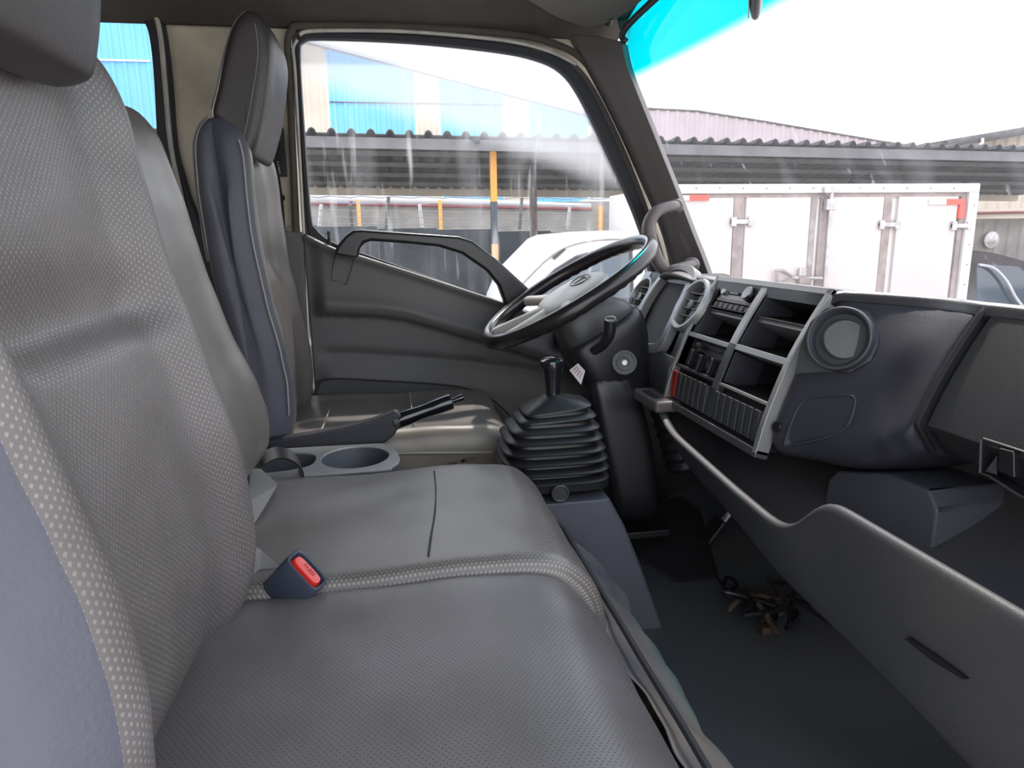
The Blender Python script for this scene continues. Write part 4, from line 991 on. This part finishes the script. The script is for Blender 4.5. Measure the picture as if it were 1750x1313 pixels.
# ================================================================== CONSOLE BETWEEN SEATS, HANDBRAKE
tc_ = thing('cup_holder_console', 'low grey plastic tray with two cup holders between the seats', 'console', (-.1, 1.33, .0))
zt = .437
outer = cr([Vector((-.36, 1.232, zt)), Vector((-.05, 1.228, zt)), Vector((-.015, 1.24, zt)), Vector((.0, 1.28, zt)), Vector((-.01, 1.36, zt)), Vector((-.03, 1.392, zt)), Vector((-.08, 1.40, zt)), Vector((-.36, 1.40, zt)), Vector((-.38, 1.32, zt))], 4, True)
h1 = [Vector((-.085 + .064 * math.cos(a), 1.315 + .068 * math.sin(a), zt)) for a in [2 * math.pi * i / 32 for i in range(32)]]
h2 = [Vector((-.26 + .100 * math.cos(a), 1.315 + .060 * math.copysign(abs(math.sin(a)) ** .6, math.sin(a)), zt)) for a in [2 * math.pi * i / 32 for i in range(32)]]
plate('tray_top', outer, [h1, h2], 'plastic_silver', (0, 0, -.006), tc_, bevel=.0025)
tag(bpy.data.objects['tray_top'], 'light grey rim of the cup holders')
cn = sum(outer, Vector()) / len(outer)
loft('tray_side', [[cn + (p - cn) * .985 + Vector((0, 0, -.004)) for p in outer], [Vector((cn.x + (p.x - cn.x) * 1.05, cn.y + (p.y - cn.y) * 1.0, .0)) for p in outer]], 'console_blue', tc_, cap=False)
for h in (h1, h2):
    c0 = sum(h, Vector()) / len(h)
    V = [p + Vector((0, 0, -.003)) for p in h] + [c0 + (p - c0) * .86 + Vector((0, 0, -.075)) for p in h]; n = len(h)
    mesh('cup_well', V, [(i, (i + 1) % n, n + (i + 1) % n, n + i) for i in range(n)] + [tuple(range(n, 2 * n))], 'console_blue', tc_)
hb = thing('handbrake', 'black handbrake lever raised between driver seat and cup holders', 'handbrake', (-.05, 1.42, .3))
Yh = 1.425
hp_ = [(440, 764), (462, 752), (530, 742), (588, 731), (640, 717), (677, 703), (688, 712), (684, 728), (674, 745), (658, 758), (630, 764), (560, 768), (456, 768)]
plate('lever_sheath', [PY(x, y, Yh) for x, y in hp_], [], 'plastic_dash', (0, .03, 0), hb, bevel=.006, seg=3)
a0, a1 = PY(672, 722, Yh + .015), PY(772, 686, Yh + .015); dr = (a1 - a0)
tube('grip', [a0, a0 + dr * .25, a0 + dr * .5, a0 + dr * .75, a1], lambda t: .0165 + .0010 * math.sin(t * 9), 'gloss_black', hb, smooth=4, n=18)
tube('release_knob', [a1, a1 + dr * .06, a1 + dr * .12, a1 + dr * .2], lambda t: .006 if t < .5 else .0075, 'gloss_black', hb, n=12)
tube('grip_collar', [a0 + dr * .02, a0 + dr * .10], .0178, 'plastic_greydark', hb, n=18)
# loose loop of strap lying by the cup holders
ls = thing('strap_loop', 'folded dark vinyl strap loop lying beside the cup holders', 'strap', PY(490, 805, 1.22))
sp2 = cr([PY(442, 806, 1.235), PY(455, 792, 1.23), PY(475, 783, 1.225), PY(498, 786, 1.215), PY(514, 798, 1.205), PY(520, 812, 1.20), PY(518, 826, 1.20)], 5)
loft('strap', [[p + Vector((0, -.0, 0)), p + Vector((-.012, .045, .008)), p + Vector((-.014, .045, .005)), p + Vector((-.002, 0, -.003))] for p in sp2], 'vinyl_dark', ls, bevel=.0008)
# driver's belt: webbing on the pillar and lower anchor
sb = thing('seat_belt', 'black seat-belt webbing running down the pillar behind driver seat', 'seat belt', PY(470, 300, 1.93))
q = [PY(458, 232, 1.93), PY(463, 260, 1.93), PY(471, 300, 1.92), PY(478, 350, 1.915), PY(481, 400, 1.91), PY(481, 470, 1.90), PY(492, 600, 1.90), PY(515, 665, 1.90), PY(535, 690, 1.90)]
q = cr(q, 5); loft('webbing', [[p + Vector((-.014, .004, 0)), p + Vector((.010, -.004, 0)), p + Vector((.010, -.002, .0)), p + Vector((-.014, .006, 0))] for p in q], 'webbing', sb)
box('anchor', PY(510, 690, 1.90) - Vector((.012, .01, .01)), PY(526, 664, 1.90) + Vector((.012, .0, .01)), 'plastic_greydark', sb, bevel=.005)
tube('anchor_wire', [PY(513, 668, 1.885), PY(524, 672, 1.88), PY(538, 688, 1.88), PY(545, 694, 1.88)], .0025, 'metal_grey', sb, smooth=4, n=8)

# ================================================================== FOOTWELL
tag(box('trim_4', (.56, 1.925, .0), (1.16, 1.972, .60), 'plastic_black', bevel=.01), 'black kick panel at the far side of the driver footwell', **st)
fm_ = thing('floor_mat', 'black ribbed rubber mat in the driver footwell', 'mat', (.7, 1.5, .01))
c4 = [PZ(x, y, .018) for x, y in [(1085, 925), (1170, 905), (1205, 985), (1115, 1012)]]
c4 = [Vector((.50, 1.90, .018)), Vector((.90, 1.90, .06)), Vector((.76, 1.46, .024)), Vector((.56, 1.44, .018))]
V = []; Fc = []; nr2 = 34
for i in range(nr2 * 2 + 1):
    t = i / (nr2 * 2); z = .004 if i % 2 else 0
    a = c4[0].lerp(c4[3], t); b = c4[1].lerp(c4[2], t)
    V += [a + Vector((0, 0, z)), b + Vector((0, 0, z)), a + Vector((0, 0, -.02)), b + Vector((0, 0, -.02))]
for i in range(nr2 * 2): k = i * 4; Fc += [(k, k + 1, k + 5, k + 4), (k, k + 4, k + 6, k + 2), (k + 1, k + 3, k + 7, k + 5)]
n = len(V); Fc += [(0, 2, 3, 1), (n - 4, n - 3, n - 1, n - 2)]
mesh('mat_body', V, Fc, 'floor_mat', fm_, ang=10)
pd = thing('brake_pedal', 'dark brake pedal deep in the driver footwell', 'pedal', PY(1215, 905, 1.55))
pc0 = PY(1218, 905, 1.55)
box('pedal_pad', (-.035, -.028, -.006), (.035, .028, .006), 'rubber', pd, bevel=.004, M=basis(pc0, (-.8, 0, .6), (0, 1, 0)))
tube('pedal_arm', [pc0 + Vector((.01, 0, 0)), pc0 + Vector((.06, .01, .06)), pc0 + Vector((.09, .02, .22))], .008, 'metal_grey', pd, smooth=4)
hn = thing('loose_wiring', 'tangle of dark wires and connectors on the floor below the shelf', 'wiring', (.75, 1.2, .02))
random.seed(3)
for k in range(9):
    c = Vector((.76 + random.uniform(-.05, .07), 1.24 + random.uniform(-.09, .09), .03))
    pts = [c + Vector((random.uniform(-.06, .06), random.uniform(-.06, .06), .02 + random.uniform(0, .05))) for _ in range(5)]
    tube('wire', pts, random.choice((.003, .004, .006)), random.choice(('rust', 'plastic_black', 'rubber')), hn, smooth=4, n=7)
for k in range(4):
    c = Vector((.74 + k * .03, 1.2 + .03 * k, .035)); box('connector', (-.016, -.01, -.008), (.016, .01, .01), random.choice(('plastic_black', 'rust')), hn, bevel=.002, M=Matrix.Translation(c) @ Matrix.Rotation(k * .9, 4, 'Z'))
# unseen cowl below the windscreen, added to keep leaking sun off the floor
box('added_cowl', (.93, .05, .655), (1.22, 1.98, .685), 'plastic_black', bevel=0); tag(bpy.data.objects['added_cowl'], 'black cowl added under the windscreen base to block a light leak', **st)
# firewall under the dash
tag(box('wall_front', (1.16, .05, 0), (1.19, 1.98, .70), 'plastic_black', bevel=0), 'black bulkhead under the dashboard', **st)

# ================================================================== OUTSIDE
tag(box('ground', (-60, 2.3, -1.0), (90, 90, -.92), 'asphalt', bevel=0), 'grey yard ground outside the truck', **st)
def corrugated(name, x0, x1, y, zb, zt, mt, parent, pitch=.25, dep=.05, thick=.02):
    """upright ribbed sheet facing -Y; zt(x) is its upper edge"""
    n = max(1, round((x1 - x0) / pitch)); V, Fc = [], []; xs_ = []
    for i in range(n):
        a = x0 + (x1 - x0) * i / n; w = (x1 - x0) / n
        for f, d in ((0, 0), (.25, 0), (.4, -dep), (.6, -dep), (.75, 0)): xs_.append((a + w * f, d))
    xs_.append((x1, 0))
    for x, d in xs_: V += [(x, y + d, zb), (x, y + d, zt(x))]
    for i in range(len(xs_) - 1): Fc.append((2 * i, 2 * i + 1, 2 * i + 3, 2 * i + 2))
    return mesh(name, V, Fc, mt, parent, ang=15)
# ---- blue and beige warehouse
Yb = 30.0
wh = thing('warehouse', 'tall blue and beige corrugated warehouse with a sloping roof line behind the shed', 'building', (0, Yb, -.92))
def roofz(x):
    a, b = PY(520, 75, Yb), PY(1060, 215, Yb); return a.z + (b.z - a.z) * (x - a.x) / (b.x - a.x)
X = lambda px: PY(px, 250, Yb).x
bands = [(-14.0, X(140), 'sheet_blue'), (X(140), X(300), 'sheet_blue'), (X(300), X(521), 'sheet_blue'), (X(521), X(567), 'sheet_beige'), (X(567), X(712), 'sheet_blue'), (X(712), X(754), 'sheet_beige'), (X(754), X(860), 'sheet_blue'), (X(860), X(905), 'sheet_beige'), (X(905), X(1005), 'sheet_blue')]
for a, b, m_ in bands: corrugated('wall_sheet', a, b - .01, Yb, -.92, roofz, m_, wh, pitch=.42, dep=.06)
tube('sheet_lap', [Vector((-14, Yb - .08, PY(200, 104, Yb).z)), Vector((X(275), Yb - .08, PY(200, 104, Yb).z))], .04, 'roof_white', wh, n=6)
tube('sheet_lap', [Vector((X(568), Yb - .07, PY(640, 176, Yb).z)), Vector((X(860), Yb - .07, PY(640, 176, Yb).z))], .03, 'shed_edge', wh, n=6)
a, b = Vector((-14, Yb, roofz(-14) + .1)), Vector((X(1062), Yb, roofz(X(1062)) + .1))
mesh('roof', [a, b, b + Vector((0, 2, 0)), a + Vector((0, 2, 0)), a + Vector((0, 0, .12)), b + Vector((0, 0, .12)), b + Vector((0, 2, .12)), a + Vector((0, 2, .12))], [(0, 1, 2, 3), (4, 5, 6, 7), (0, 1, 5, 4), (2, 3, 7, 6), (0, 3, 7, 4), (1, 2, 6, 5)], 'roof_white', wh)
wv = box('window', (X(765), Yb - .16, PY(785, 334, Yb).z), (X(807), Yb - .02, PY(785, 321, Yb).z), 'roof_white', wh, bevel=0)
box('pane', (X(768), Yb - .18, PY(785, 332, Yb).z), (X(804), Yb - .155, PY(785, 322.5, Yb).z), 'glass_dark', wv, bevel=0)
# ---- pale gabled hall seen through the windscreen
Yc = 33.0
ph = thing('pale_hall', 'pale pinkish ribbed hall with a gently sloping roof seen through the windscreen', 'building', (13, Yc, -.92))
gp = [(PY(x, y, Yc).x, PY(x, y, Yc).z) for x, y in [(1010, 186), (1110, 186), (1190, 190), (1300, 207), (1400, 224), (1500, 241), (1560, 250)]]
corrugated('wall_sheet', gp[0][0], gp[-1][0], Yc, -.92, lambda x: interp(x, gp), 'sheet_pale', ph, pitch=.5, dep=.06)
tube('roof_edge', [Vector((a, Yc - .05, b)) for a, b in gp], .05, 'steel_purlin', ph, n=6)
lh = thing('right_hall', 'pale hall with grey roof edge and gutter at far right behind the shed', 'building', (24, 22, -.92))
Yd = 22.0
gp2 = [(PY(x, y, Yd).x, PY(x, y, Yd).z) for x, y in [(1585, 247), (1640, 238), (1700, 228), (1760, 216), (1900, 190)]]
corrugated('wall_sheet', gp2[0][0], gp2[-1][0], Yd, -.92, lambda x: interp(x, gp2), 'sheet_beige', lh, pitch=.5, dep=.06)
V = []
for a, b in gp2: V += [Vector((a, Yd - .9, b - .22)), Vector((a, Yd - .9, b + .02)), Vector((a, Yd + 6, b + .02))]
Fc = []
for i in range(len(gp2) - 1): k = 3 * i; Fc += [(k, k + 3, k + 4, k + 1), (k + 1, k + 4, k + 5, k + 2)]
mesh('roof', V, Fc, 'shed_edge', lh, solid=.05)
tube('downpipe', [PY(1679, 236, Yd - 1.0), PY(1679, 244, Yd - 1.0), PY(1674, 248, Yd - 1.0)], .05, 'roof_white', lh, n=8)

# ---- open shed (carport) with ribbed roof
sh = thing('carport', 'long open carport with dark ribbed sheet roof on yellow and dark posts', 'carport', (4, 9, -.92))
def shz(x, y): # roof height
    return 2.11 - .014 * (x + 1) + (y - 9.0) * (-.062)
xs_ = []; x = -4.0; pitch = .232
while x < 14:
    xs_ += [(x, 0), (x + .085, 0), (x + .11, .045), (x + .14, .06), (x + .17, .045), (x + .195, 0)]; x += pitch
V, Fc = [], []
for y in (9.0, 11.5, 14.0):
    for x, d in xs_: V.append((x, y, shz(x, y) + d))
n = len(xs_)
for r in range(2):
    for i in range(n - 1): Fc.append((r * n + i, r * n + i + 1, (r + 1) * n + i + 1, (r + 1) * n + i))
mesh('roof_sheet', V, Fc, 'sheet_shed', sh, solid=.012, ang=15)
def beam(name, y, h, w, dz, m_='steel_purlin', x0=-4, x1=14):
    V = []
    for x in (x0, x1):
        z = shz(x, y) - dz
        V += [(x, y - w / 2, z), (x, y + w / 2, z), (x, y + w / 2, z - h), (x, y - w / 2, z - h)]
    return mesh(name, V, [(0, 1, 2, 3), (4, 5, 6, 7), (0, 1, 5, 4), (1, 2, 6, 5), (2, 3, 7, 6), (3, 0, 4, 7)], m_, sh)
beam('fascia_beam', 9.06, .13, .05, .03, 'shed_edge')
for y in (10.0, 10.9, 11.9, 12.9): beam('purlin', y, .06, .05, .02)
beam('rear_beam', 13.9, .20, .08, -.065, 'sheet_beige')
def post(px, Y, bands, w=.10, parent=sh, name='post'):
    xx = PY(px, 300, Y).x; zt = shz(xx, min(Y, 14)) - .05; zs = [zt] + [PY(px, q, Y).z for q in bands[:-1]] + [-.92]
    e = thing(name, loc=(xx, Y, -.92)); e.parent = parent; e.matrix_parent_inverse = wmat(parent).inverted()
    for i, (a, b) in enumerate(zip(zs, zs[1:])):
        box('yellow_band' if i % 2 == 0 else 'dark_band', (xx - w / 2, Y - w / 2, b), (xx + w / 2, Y + w / 2, a), 'pole_yellow' if i % 2 == 0 else 'pole_dark', e, bevel=.004)
    return e
post(843, 9.4, [345, 417, 490, 0], .085)
xx = PY(911, 300, 13).x
pe = thing('post', loc=(xx, 13, -.92)); pe.parent = sh; pe.matrix_parent_inverse = wmat(sh).inverted()
box('dark_band', (xx - .06, 12.94, .2), (xx + .06, 13.06, shz(xx, 13) - .03), 'truck_steel', pe, bevel=.004)
box('yellow_band', (xx - .06, 12.94, -.92), (xx + .06, 13.06, .2), 'pole_yellow', pe, bevel=.004)
xx = PY(1557, 290, 11.5).x
pe = thing('post', loc=(xx, 11.5, -.92)); pe.parent = sh; pe.matrix_parent_inverse = wmat(sh).inverted()
box('yellow_band', (xx - .06, 11.44, -.92), (xx + .06, 11.56, shz(xx, 11.5) - .2), 'pole_yellow', pe, bevel=.004)
for sgn in (-1, 1):
    tube('brace', [Vector((xx + .05 * sgn, 11.5, .95)), Vector((xx + 1.2 * sgn, 11.5, shz(xx, 11.5) - .1))], .05, 'sheet_shed', sh, n=6)
bp_ = PY(815, 241, 8.98); box('lamp_box', bp_ - Vector((.03, .03, .03)), bp_ + Vector((.03, .03, .03)), 'plastic_black', sh, bevel=0)
# ---- dark yard wall with barbed wire
Yw = 14.6
yw = thing('yard_wall', 'dark blue-grey yard wall below the barbed-wire fence', 'wall', (3, Yw, -.92))
x = -5.0; k = 0
while x < 9.0:
    z = PY(530, 388, Yw).z + (PY(1100, 401, Yw).z - PY(530, 388, Yw).z) * (x + 1.5) / 6.9
    box('wall_panel', (x, Yw, -.92), (x + 1.19, Yw + .12 + .01 * (k % 2), z + .008 * (k % 2)), 'wall_dark', yw, bevel=.01); x += 1.2; k += 1
box('coping', (-5, Yw - .03, .97), (9, Yw + .16, 1.0), 'wire', yw, bevel=0) if False else None
bf = thing('barbed_wire_fence', 'barbed-wire fence strung on leaning posts along top of dark wall', 'fence', (3, Yw, 1.0))
tops = []
for px, col in ((603, 'steel_purlin'), (660, 'steel_purlin'), (722, 'roof_white'), (888, 'steel_purlin'), (970, 'roof_white'), (545, 'roof_white')):
    a = PY(px, 392, Yw + .08); b = PY(px - 5 if px in (603, 722) else px + 4, 336 if px in (660, 888) else 350, Yw - .0)
    tube('fence_post', [a, b], .035, col, bf, n=8); tops.append(b)
for i, (q0, q1) in enumerate(((336, 340), (347, 352), (359, 366), (370, 378), (381, 391))):
    pts = []
    for k in range(33):
        t = k / 32; px = 528 + t * (1095 - 528); py = q0 + (q1 - q0) * t + (1.6 * math.sin(k * 2.1) if i == 0 else .7 * math.sin(k * 1.3 + i))
        pts.append(PY(px, py, Yw - .03))
    tube('wire_strand', pts, .012 if i == 0 else .006, 'wire', bf, n=5)
# ---- low building behind the wall: white eave, tan wall, red trims, yellow posts
Yl = 20.0
lb = thing('low_shed', 'low tan shed with white roof edge and dark red rails beyond the barbed wire', 'building', (5, Yl, -.92))
L = lambda px, py: PY(px, py, Yl)
box('wall_sheet', (L(480, 350).x, Yl, -.92), (L(1110, 350).x, Yl + .2, L(800, 346).z), 'wall_tan', lb, bevel=0)
mesh('roof', [L(470, 327), L(1010, 349), L(1010, 355), L(470, 343), L(470, 327) + Vector((0, 3, .15)), L(1010, 349) + Vector((0, 3, .15))], [(0, 1, 2, 3), (0, 1, 5, 4)], 'roof_white', lb, solid=.03)
tube('red_rail', [L(480, 347) - Vector((0, .1, 0)), L(1010, 358) - Vector((0, .1, 0))], .045, 'trim_red', lb, n=6)
tube('red_rail', [L(600, 372) - Vector((0, .1, 0)), L(600, 344) - Vector((0, .1, 0))], .045, 'trim_red', lb, n=6)
for px in (613, 751, 1022):
    box('yellow_post', (L(px - 3, 350).x, Yl - .3, -.92), (L(px + 3, 350).x, Yl - .15, L(px, 343 if px < 1000 else 352).z), 'pole_yellow', lb, bevel=0)
wb = thing('white_annex', 'small white-roofed annex with red wall right of the low shed', 'building', (9, 18.5, -.92))
Ym = 23.6; L2 = lambda px, py: PY(px, py, Ym)
box('wall_block', (L2(1010, 360).x, Ym, -.92), (L2(1130, 360).x, Ym + 3, L2(1100, 352).z), 'trim_red', wb, bevel=0)
box('wall_sheet', (L2(1040, 360).x, Ym - .05, -.92), (L2(1120, 360).x, Ym, L2(1100, 361).z), 'wall_tan', wb, bevel=0)
box('roof', (L2(1030, 360).x, Ym - .4, L2(1100, 352).z), (L2(1150, 360).x, Ym + 3, L2(1100, 335).z), 'roof_white', wb, bevel=.02)
# ---- right-hand low shed and parked covered vehicle behind the box truck
rb_ = thing('tan_shed', 'tan shed with scalloped white eave and red rail at the far right', 'building', (12, 15, -.92))
Ye = 15.0; L3 = lambda px, py: PY(px, py, Ye)
corrugated('wall_sheet', L3(1560, 400).x, L3(1900, 400).x, Ye, -.92, lambda x: L3(1700, 372).z, 'wall_tan', rb_, pitch=.35, dep=.03)
box('eave', (L3(1560, 400).x, Ye - .25, L3(1700, 374).z), (L3(1900, 400).x, Ye - .05, L3(1700, 358).z), 'sheet_beige', rb_, bevel=0)
tube('red_rail', [L3(1560, 367) - Vector((0, .3, 0)), L3(1900, 360) - Vector((0, .3, 0))], .035, 'trim_red', rb_, n=6)
lathe('wall_fan', [(.20, -.02), (.20, .02), (.12, .03), (.05, .06), (.0005, .06)], basis(L3(1688, 410) - Vector((0, .1, 0)), (0, -1, 0)), 'truck_zinc', rb_, n=20)
cv = thing('covered_pickup', 'dark parked vehicle behind the right end of the box truck', 'vehicle', (10, 11, -.92))
Yv = 10.5; L4 = lambda px, py: PY(px, py, Yv)
body = [(1560, 640), (1560, 440), (1640, 425), (1700, 432), (1760, 448), (1900, 470), (1900, 640)]
plate('vehicle_body', [L4(x, y) for x, y in body], [], 'canvas_dark', (0, 1.7, 0), cv, bevel=.05, seg=3)
plate('side_glass', [L4(x, y) - Vector((0, .01, 0)) for x, y in [(1668, 450), (1740, 455), (1790, 500), (1790, 535), (1668, 535)]], [], 'glass_dark', (0, .02, 0), cv, bevel=.01)
tube('bow_frame', [L4(x, y) - Vector((0, .1, 0)) for x, y in [(1664, 452), (1690, 458), (1712, 480), (1730, 512), (1760, 545)]], .025, 'roof_white', cv, smooth=4, n=8)
box('lower_panel', (L4(1560, 540).x, Yv - .3, -.6), (L4(1900, 540).x, Yv - .1, L4(1700, 540).z), 'truck_zinc', cv, bevel=.02)
for q in (9.3, 12.0): lathe('wheel', [(.2, -.1), (.34, -.1), (.36, -.06), (.36, .06), (.34, .1), (.2, .1)], basis(Vector((q, Yv + .2, -.56)), (0, -1, 0)), 'tyre', cv, n=28)

# ---- white box truck
Yt = 6.5
bt_ = thing('box_truck', 'white box truck parked alongside with panelled cargo doors and red corner tape', 'truck', (4, 7.2, -.92))
T_ = lambda px, py, d=0: PY(px, py, Yt + d)
x0, x1 = 2.62, T_(1676, 316).x; zt_ = T_(1500, 314).z; zb_ = -.35
box('cargo_box', (x0, Yt + .06, zb_), (x1 - .01, Yt + 1.7, zt_ - .015), 'truck_white', bt_, bevel=.01)
box('top_rail', (x0, Yt, T_(1400, 330).z), (x1, Yt + .08, zt_), 'truck_white', bt_, bevel=.008)
box('corner_post', (x1 - .115, Yt, zb_), (x1, Yt + .08, T_(1400, 330).z), 'truck_white', bt_, bevel=.008)
box('bottom_rail', (x0, Yt, zb_), (x1, Yt + .08, zb_ + .1), 'truck_white', bt_, bevel=.008)
tubex = lambda px: T_(px, 400).x
pan = [(1160, 1253), (1273, 1384), (1416, 1508), (1532, 1634)]
for a, b in pan:
    xa, xb = max(x0, tubex(a)), tubex(b); xa = tubex(a) + .01
    box('door_panel', (xa, Yt + .02, zb_ + .1), (xb, Yt + .075, T_(1400, 337).z), 'truck_panel', bt_, bevel=.004)
for a, b in ((1253, 1271), (1384, 1396), (1401, 1414), (1508, 1524), (1638, 1648)):
    tv = box('door_strip', (tubex(a) + .01, Yt + .03, zb_ + .1), (tubex(b) - .0, Yt + .085, T_(1400, 334).z), 'truck_steel', bt_, bevel=.008)
box('shadow_gap', (x0, Yt + .035, T_(1400, 337).z), (x1 - .12, Yt + .08, T_(1400, 331).z), 'truck_steel', bt_, bevel=0)
tube('lock_bar', [Vector((tubex(1413), Yt - .03, zb_ + .1)), Vector((tubex(1413), Yt - .03, T_(1413, 322).z))], .018, 'truck_zinc', bt_, n=10)
for px, py, w, h in ((1417, 325, 14, 6), (1416, 350, 9, 10)):
    p = T_(px, py); s = 6.6 / 1180
    box('lock_keeper', (p.x - w * s, Yt - .05, p.z - h * s), (p.x + w * s, Yt + .01, p.z + h * s), 'truck_zinc', bt_, bevel=.01)
for px, py in ((1268, 379), (1520, 384), (1643, 386)):
    p = T_(px, py); s = 6.6 / 1180
    hg = box('hinge', (p.x - 21 * s, Yt - .012, p.z - 4 * s), (p.x + 21 * s, Yt + .02, p.z + 4 * s), 'truck_zinc', bt_, bevel=.004)
    for k in (-1, 1): box('hinge_leaf', (p.x + k * 16 * s - 5 * s, Yt - .016, p.z - 8 * s), (p.x + k * 16 * s + 5 * s, Yt + .018, p.z + 8 * s), 'truck_zinc', hg, bevel=.004)
# lever handle: open triangle
p = [T_(x, y, -.03) for x, y in ((1328, 463), (1338, 463), (1356, 474), (1342, 482), (1328, 486))]
hd = tube('door_handle', p, .02, 'truck_steel', bt_, closed=True, n=8)
tube('handle_arm', [T_(1352, 475, -.03), T_(1405, 476, -.03)], .018, 'truck_zinc', hd, n=8)
box('padlock', T_(1366, 486, -.06), T_(1380, 472, -.0), 'truck_steel', bt_, bevel=.01)
box('handle_plate', T_(1366, 472, -.03), T_(1376, 458, -.0), 'truck_zinc', bt_, bevel=.004)
for a, b, m_ in (((1178, 343), (1212, 333), 'tape_red'), ((1166, 343), (1178, 334), 'tape_white'), ((1618, 350), (1650, 340), 'tape_red'), ((1638, 373), (1650, 350), 'tape_red'), ((1588, 350), (1618, 341), 'tape_white')):
    A_, B_ = T_(*a), T_(*b); box('reflective_tape', (A_.x, Yt - .004, A_.z), (B_.x, Yt + .03, B_.z), m_, bt_, bevel=0)
random.seed(5)
riv = []
for px in range(1190, 1670, 40):
    p = T_(px, 322); riv.append(((p.x - .008, Yt - .006, p.z - .008), (p.x + .008, Yt + .002, p.z + .008)))
for py in range(350, 540, 34):
    p = T_(1663, py); q = Vector((x1 - .05, Yt, p.z)); riv.append(((q.x - .008, Yt - .006, q.z - .008), (q.x + .008, Yt + .002, q.z + .008)))
o = boxes('rivets', riv, 'truck_steel', bt_); o['kind'] = 'stuff'
# cab of that truck, facing left
cs = [(2.48, -.55), (2.48, T_(1105, 395).z + .0), (T_(1040, 394).x, T_(1040, 394).z), (T_(975, 400).x, T_(975, 400).z), (T_(955, 408).x, T_(955, 408).z), (T_(890, 474).x, T_(890, 474).z), (T_(870, 520).x, T_(870, 520).z), (T_(862, 560).x, .05), (T_(860, 600).x, -.55)]
plate('cab_body', [Vector((a, Yt + .05, b)) for a, b in cs], [], 'truck_white', (0, 1.5, 0), bt_, bevel=.05, seg=4)
gls = [(918, 492), (950, 462), (985, 440), (1020, 430), (1060, 427), (1078, 430), (1080, 500), (1075, 512), (925, 512)]
plate('side_glass', [T_(x, y, .03) for x, y in gls], [], 'glass_dark', (0, .03, 0), bt_, bevel=.01)
tube('window_frame', [T_(x, y, .03) for x, y in gls], .018, 'plastic_black', bt_, closed=True, n=6)
tube('roof_gutter', [T_(x, y, .03) for x, y in [(893, 486), (930, 448), (965, 424), (1010, 412), (1060, 409), (1100, 409)]], .008, 'truck_steel', bt_, smooth=3, n=6)
plate('windscreen_slot', [T_(x, y, .02) for x, y in [(945, 440), (965, 424), (967, 427), (948, 444)]], [], 'plastic_black', (0, .03, 0), bt_)
for px in (1070, 1106): tube('door_gap', [T_(px, 515, .04), T_(px - 1, 640, .04)], .008, 'truck_steel', bt_, n=6)
mrx = T_(1043, 488, -.25)
lathe('door_mirror', [(.0005, .05), (.06, .045), (.075, .02), (.075, -.02), (.0005, -.03)], basis(mrx, (-.3, -1, 0)), 'glass_dark', bt_, n=24, sy=1.5)
for q in (1.75, 4.9): lathe('wheel', [(.16, -.1), (.28, -.1), (.30, -.06), (.30, .06), (.28, .1), (.16, .1)], basis(Vector((q, Yt + .25, -.62)), (0, -1, 0)), 'tyre', bt_, n=28)
boxes('chassis', [((1.3, Yt + .4, -.6), (6.0, Yt + 1.2, -.35))], 'plastic_black', bt_)
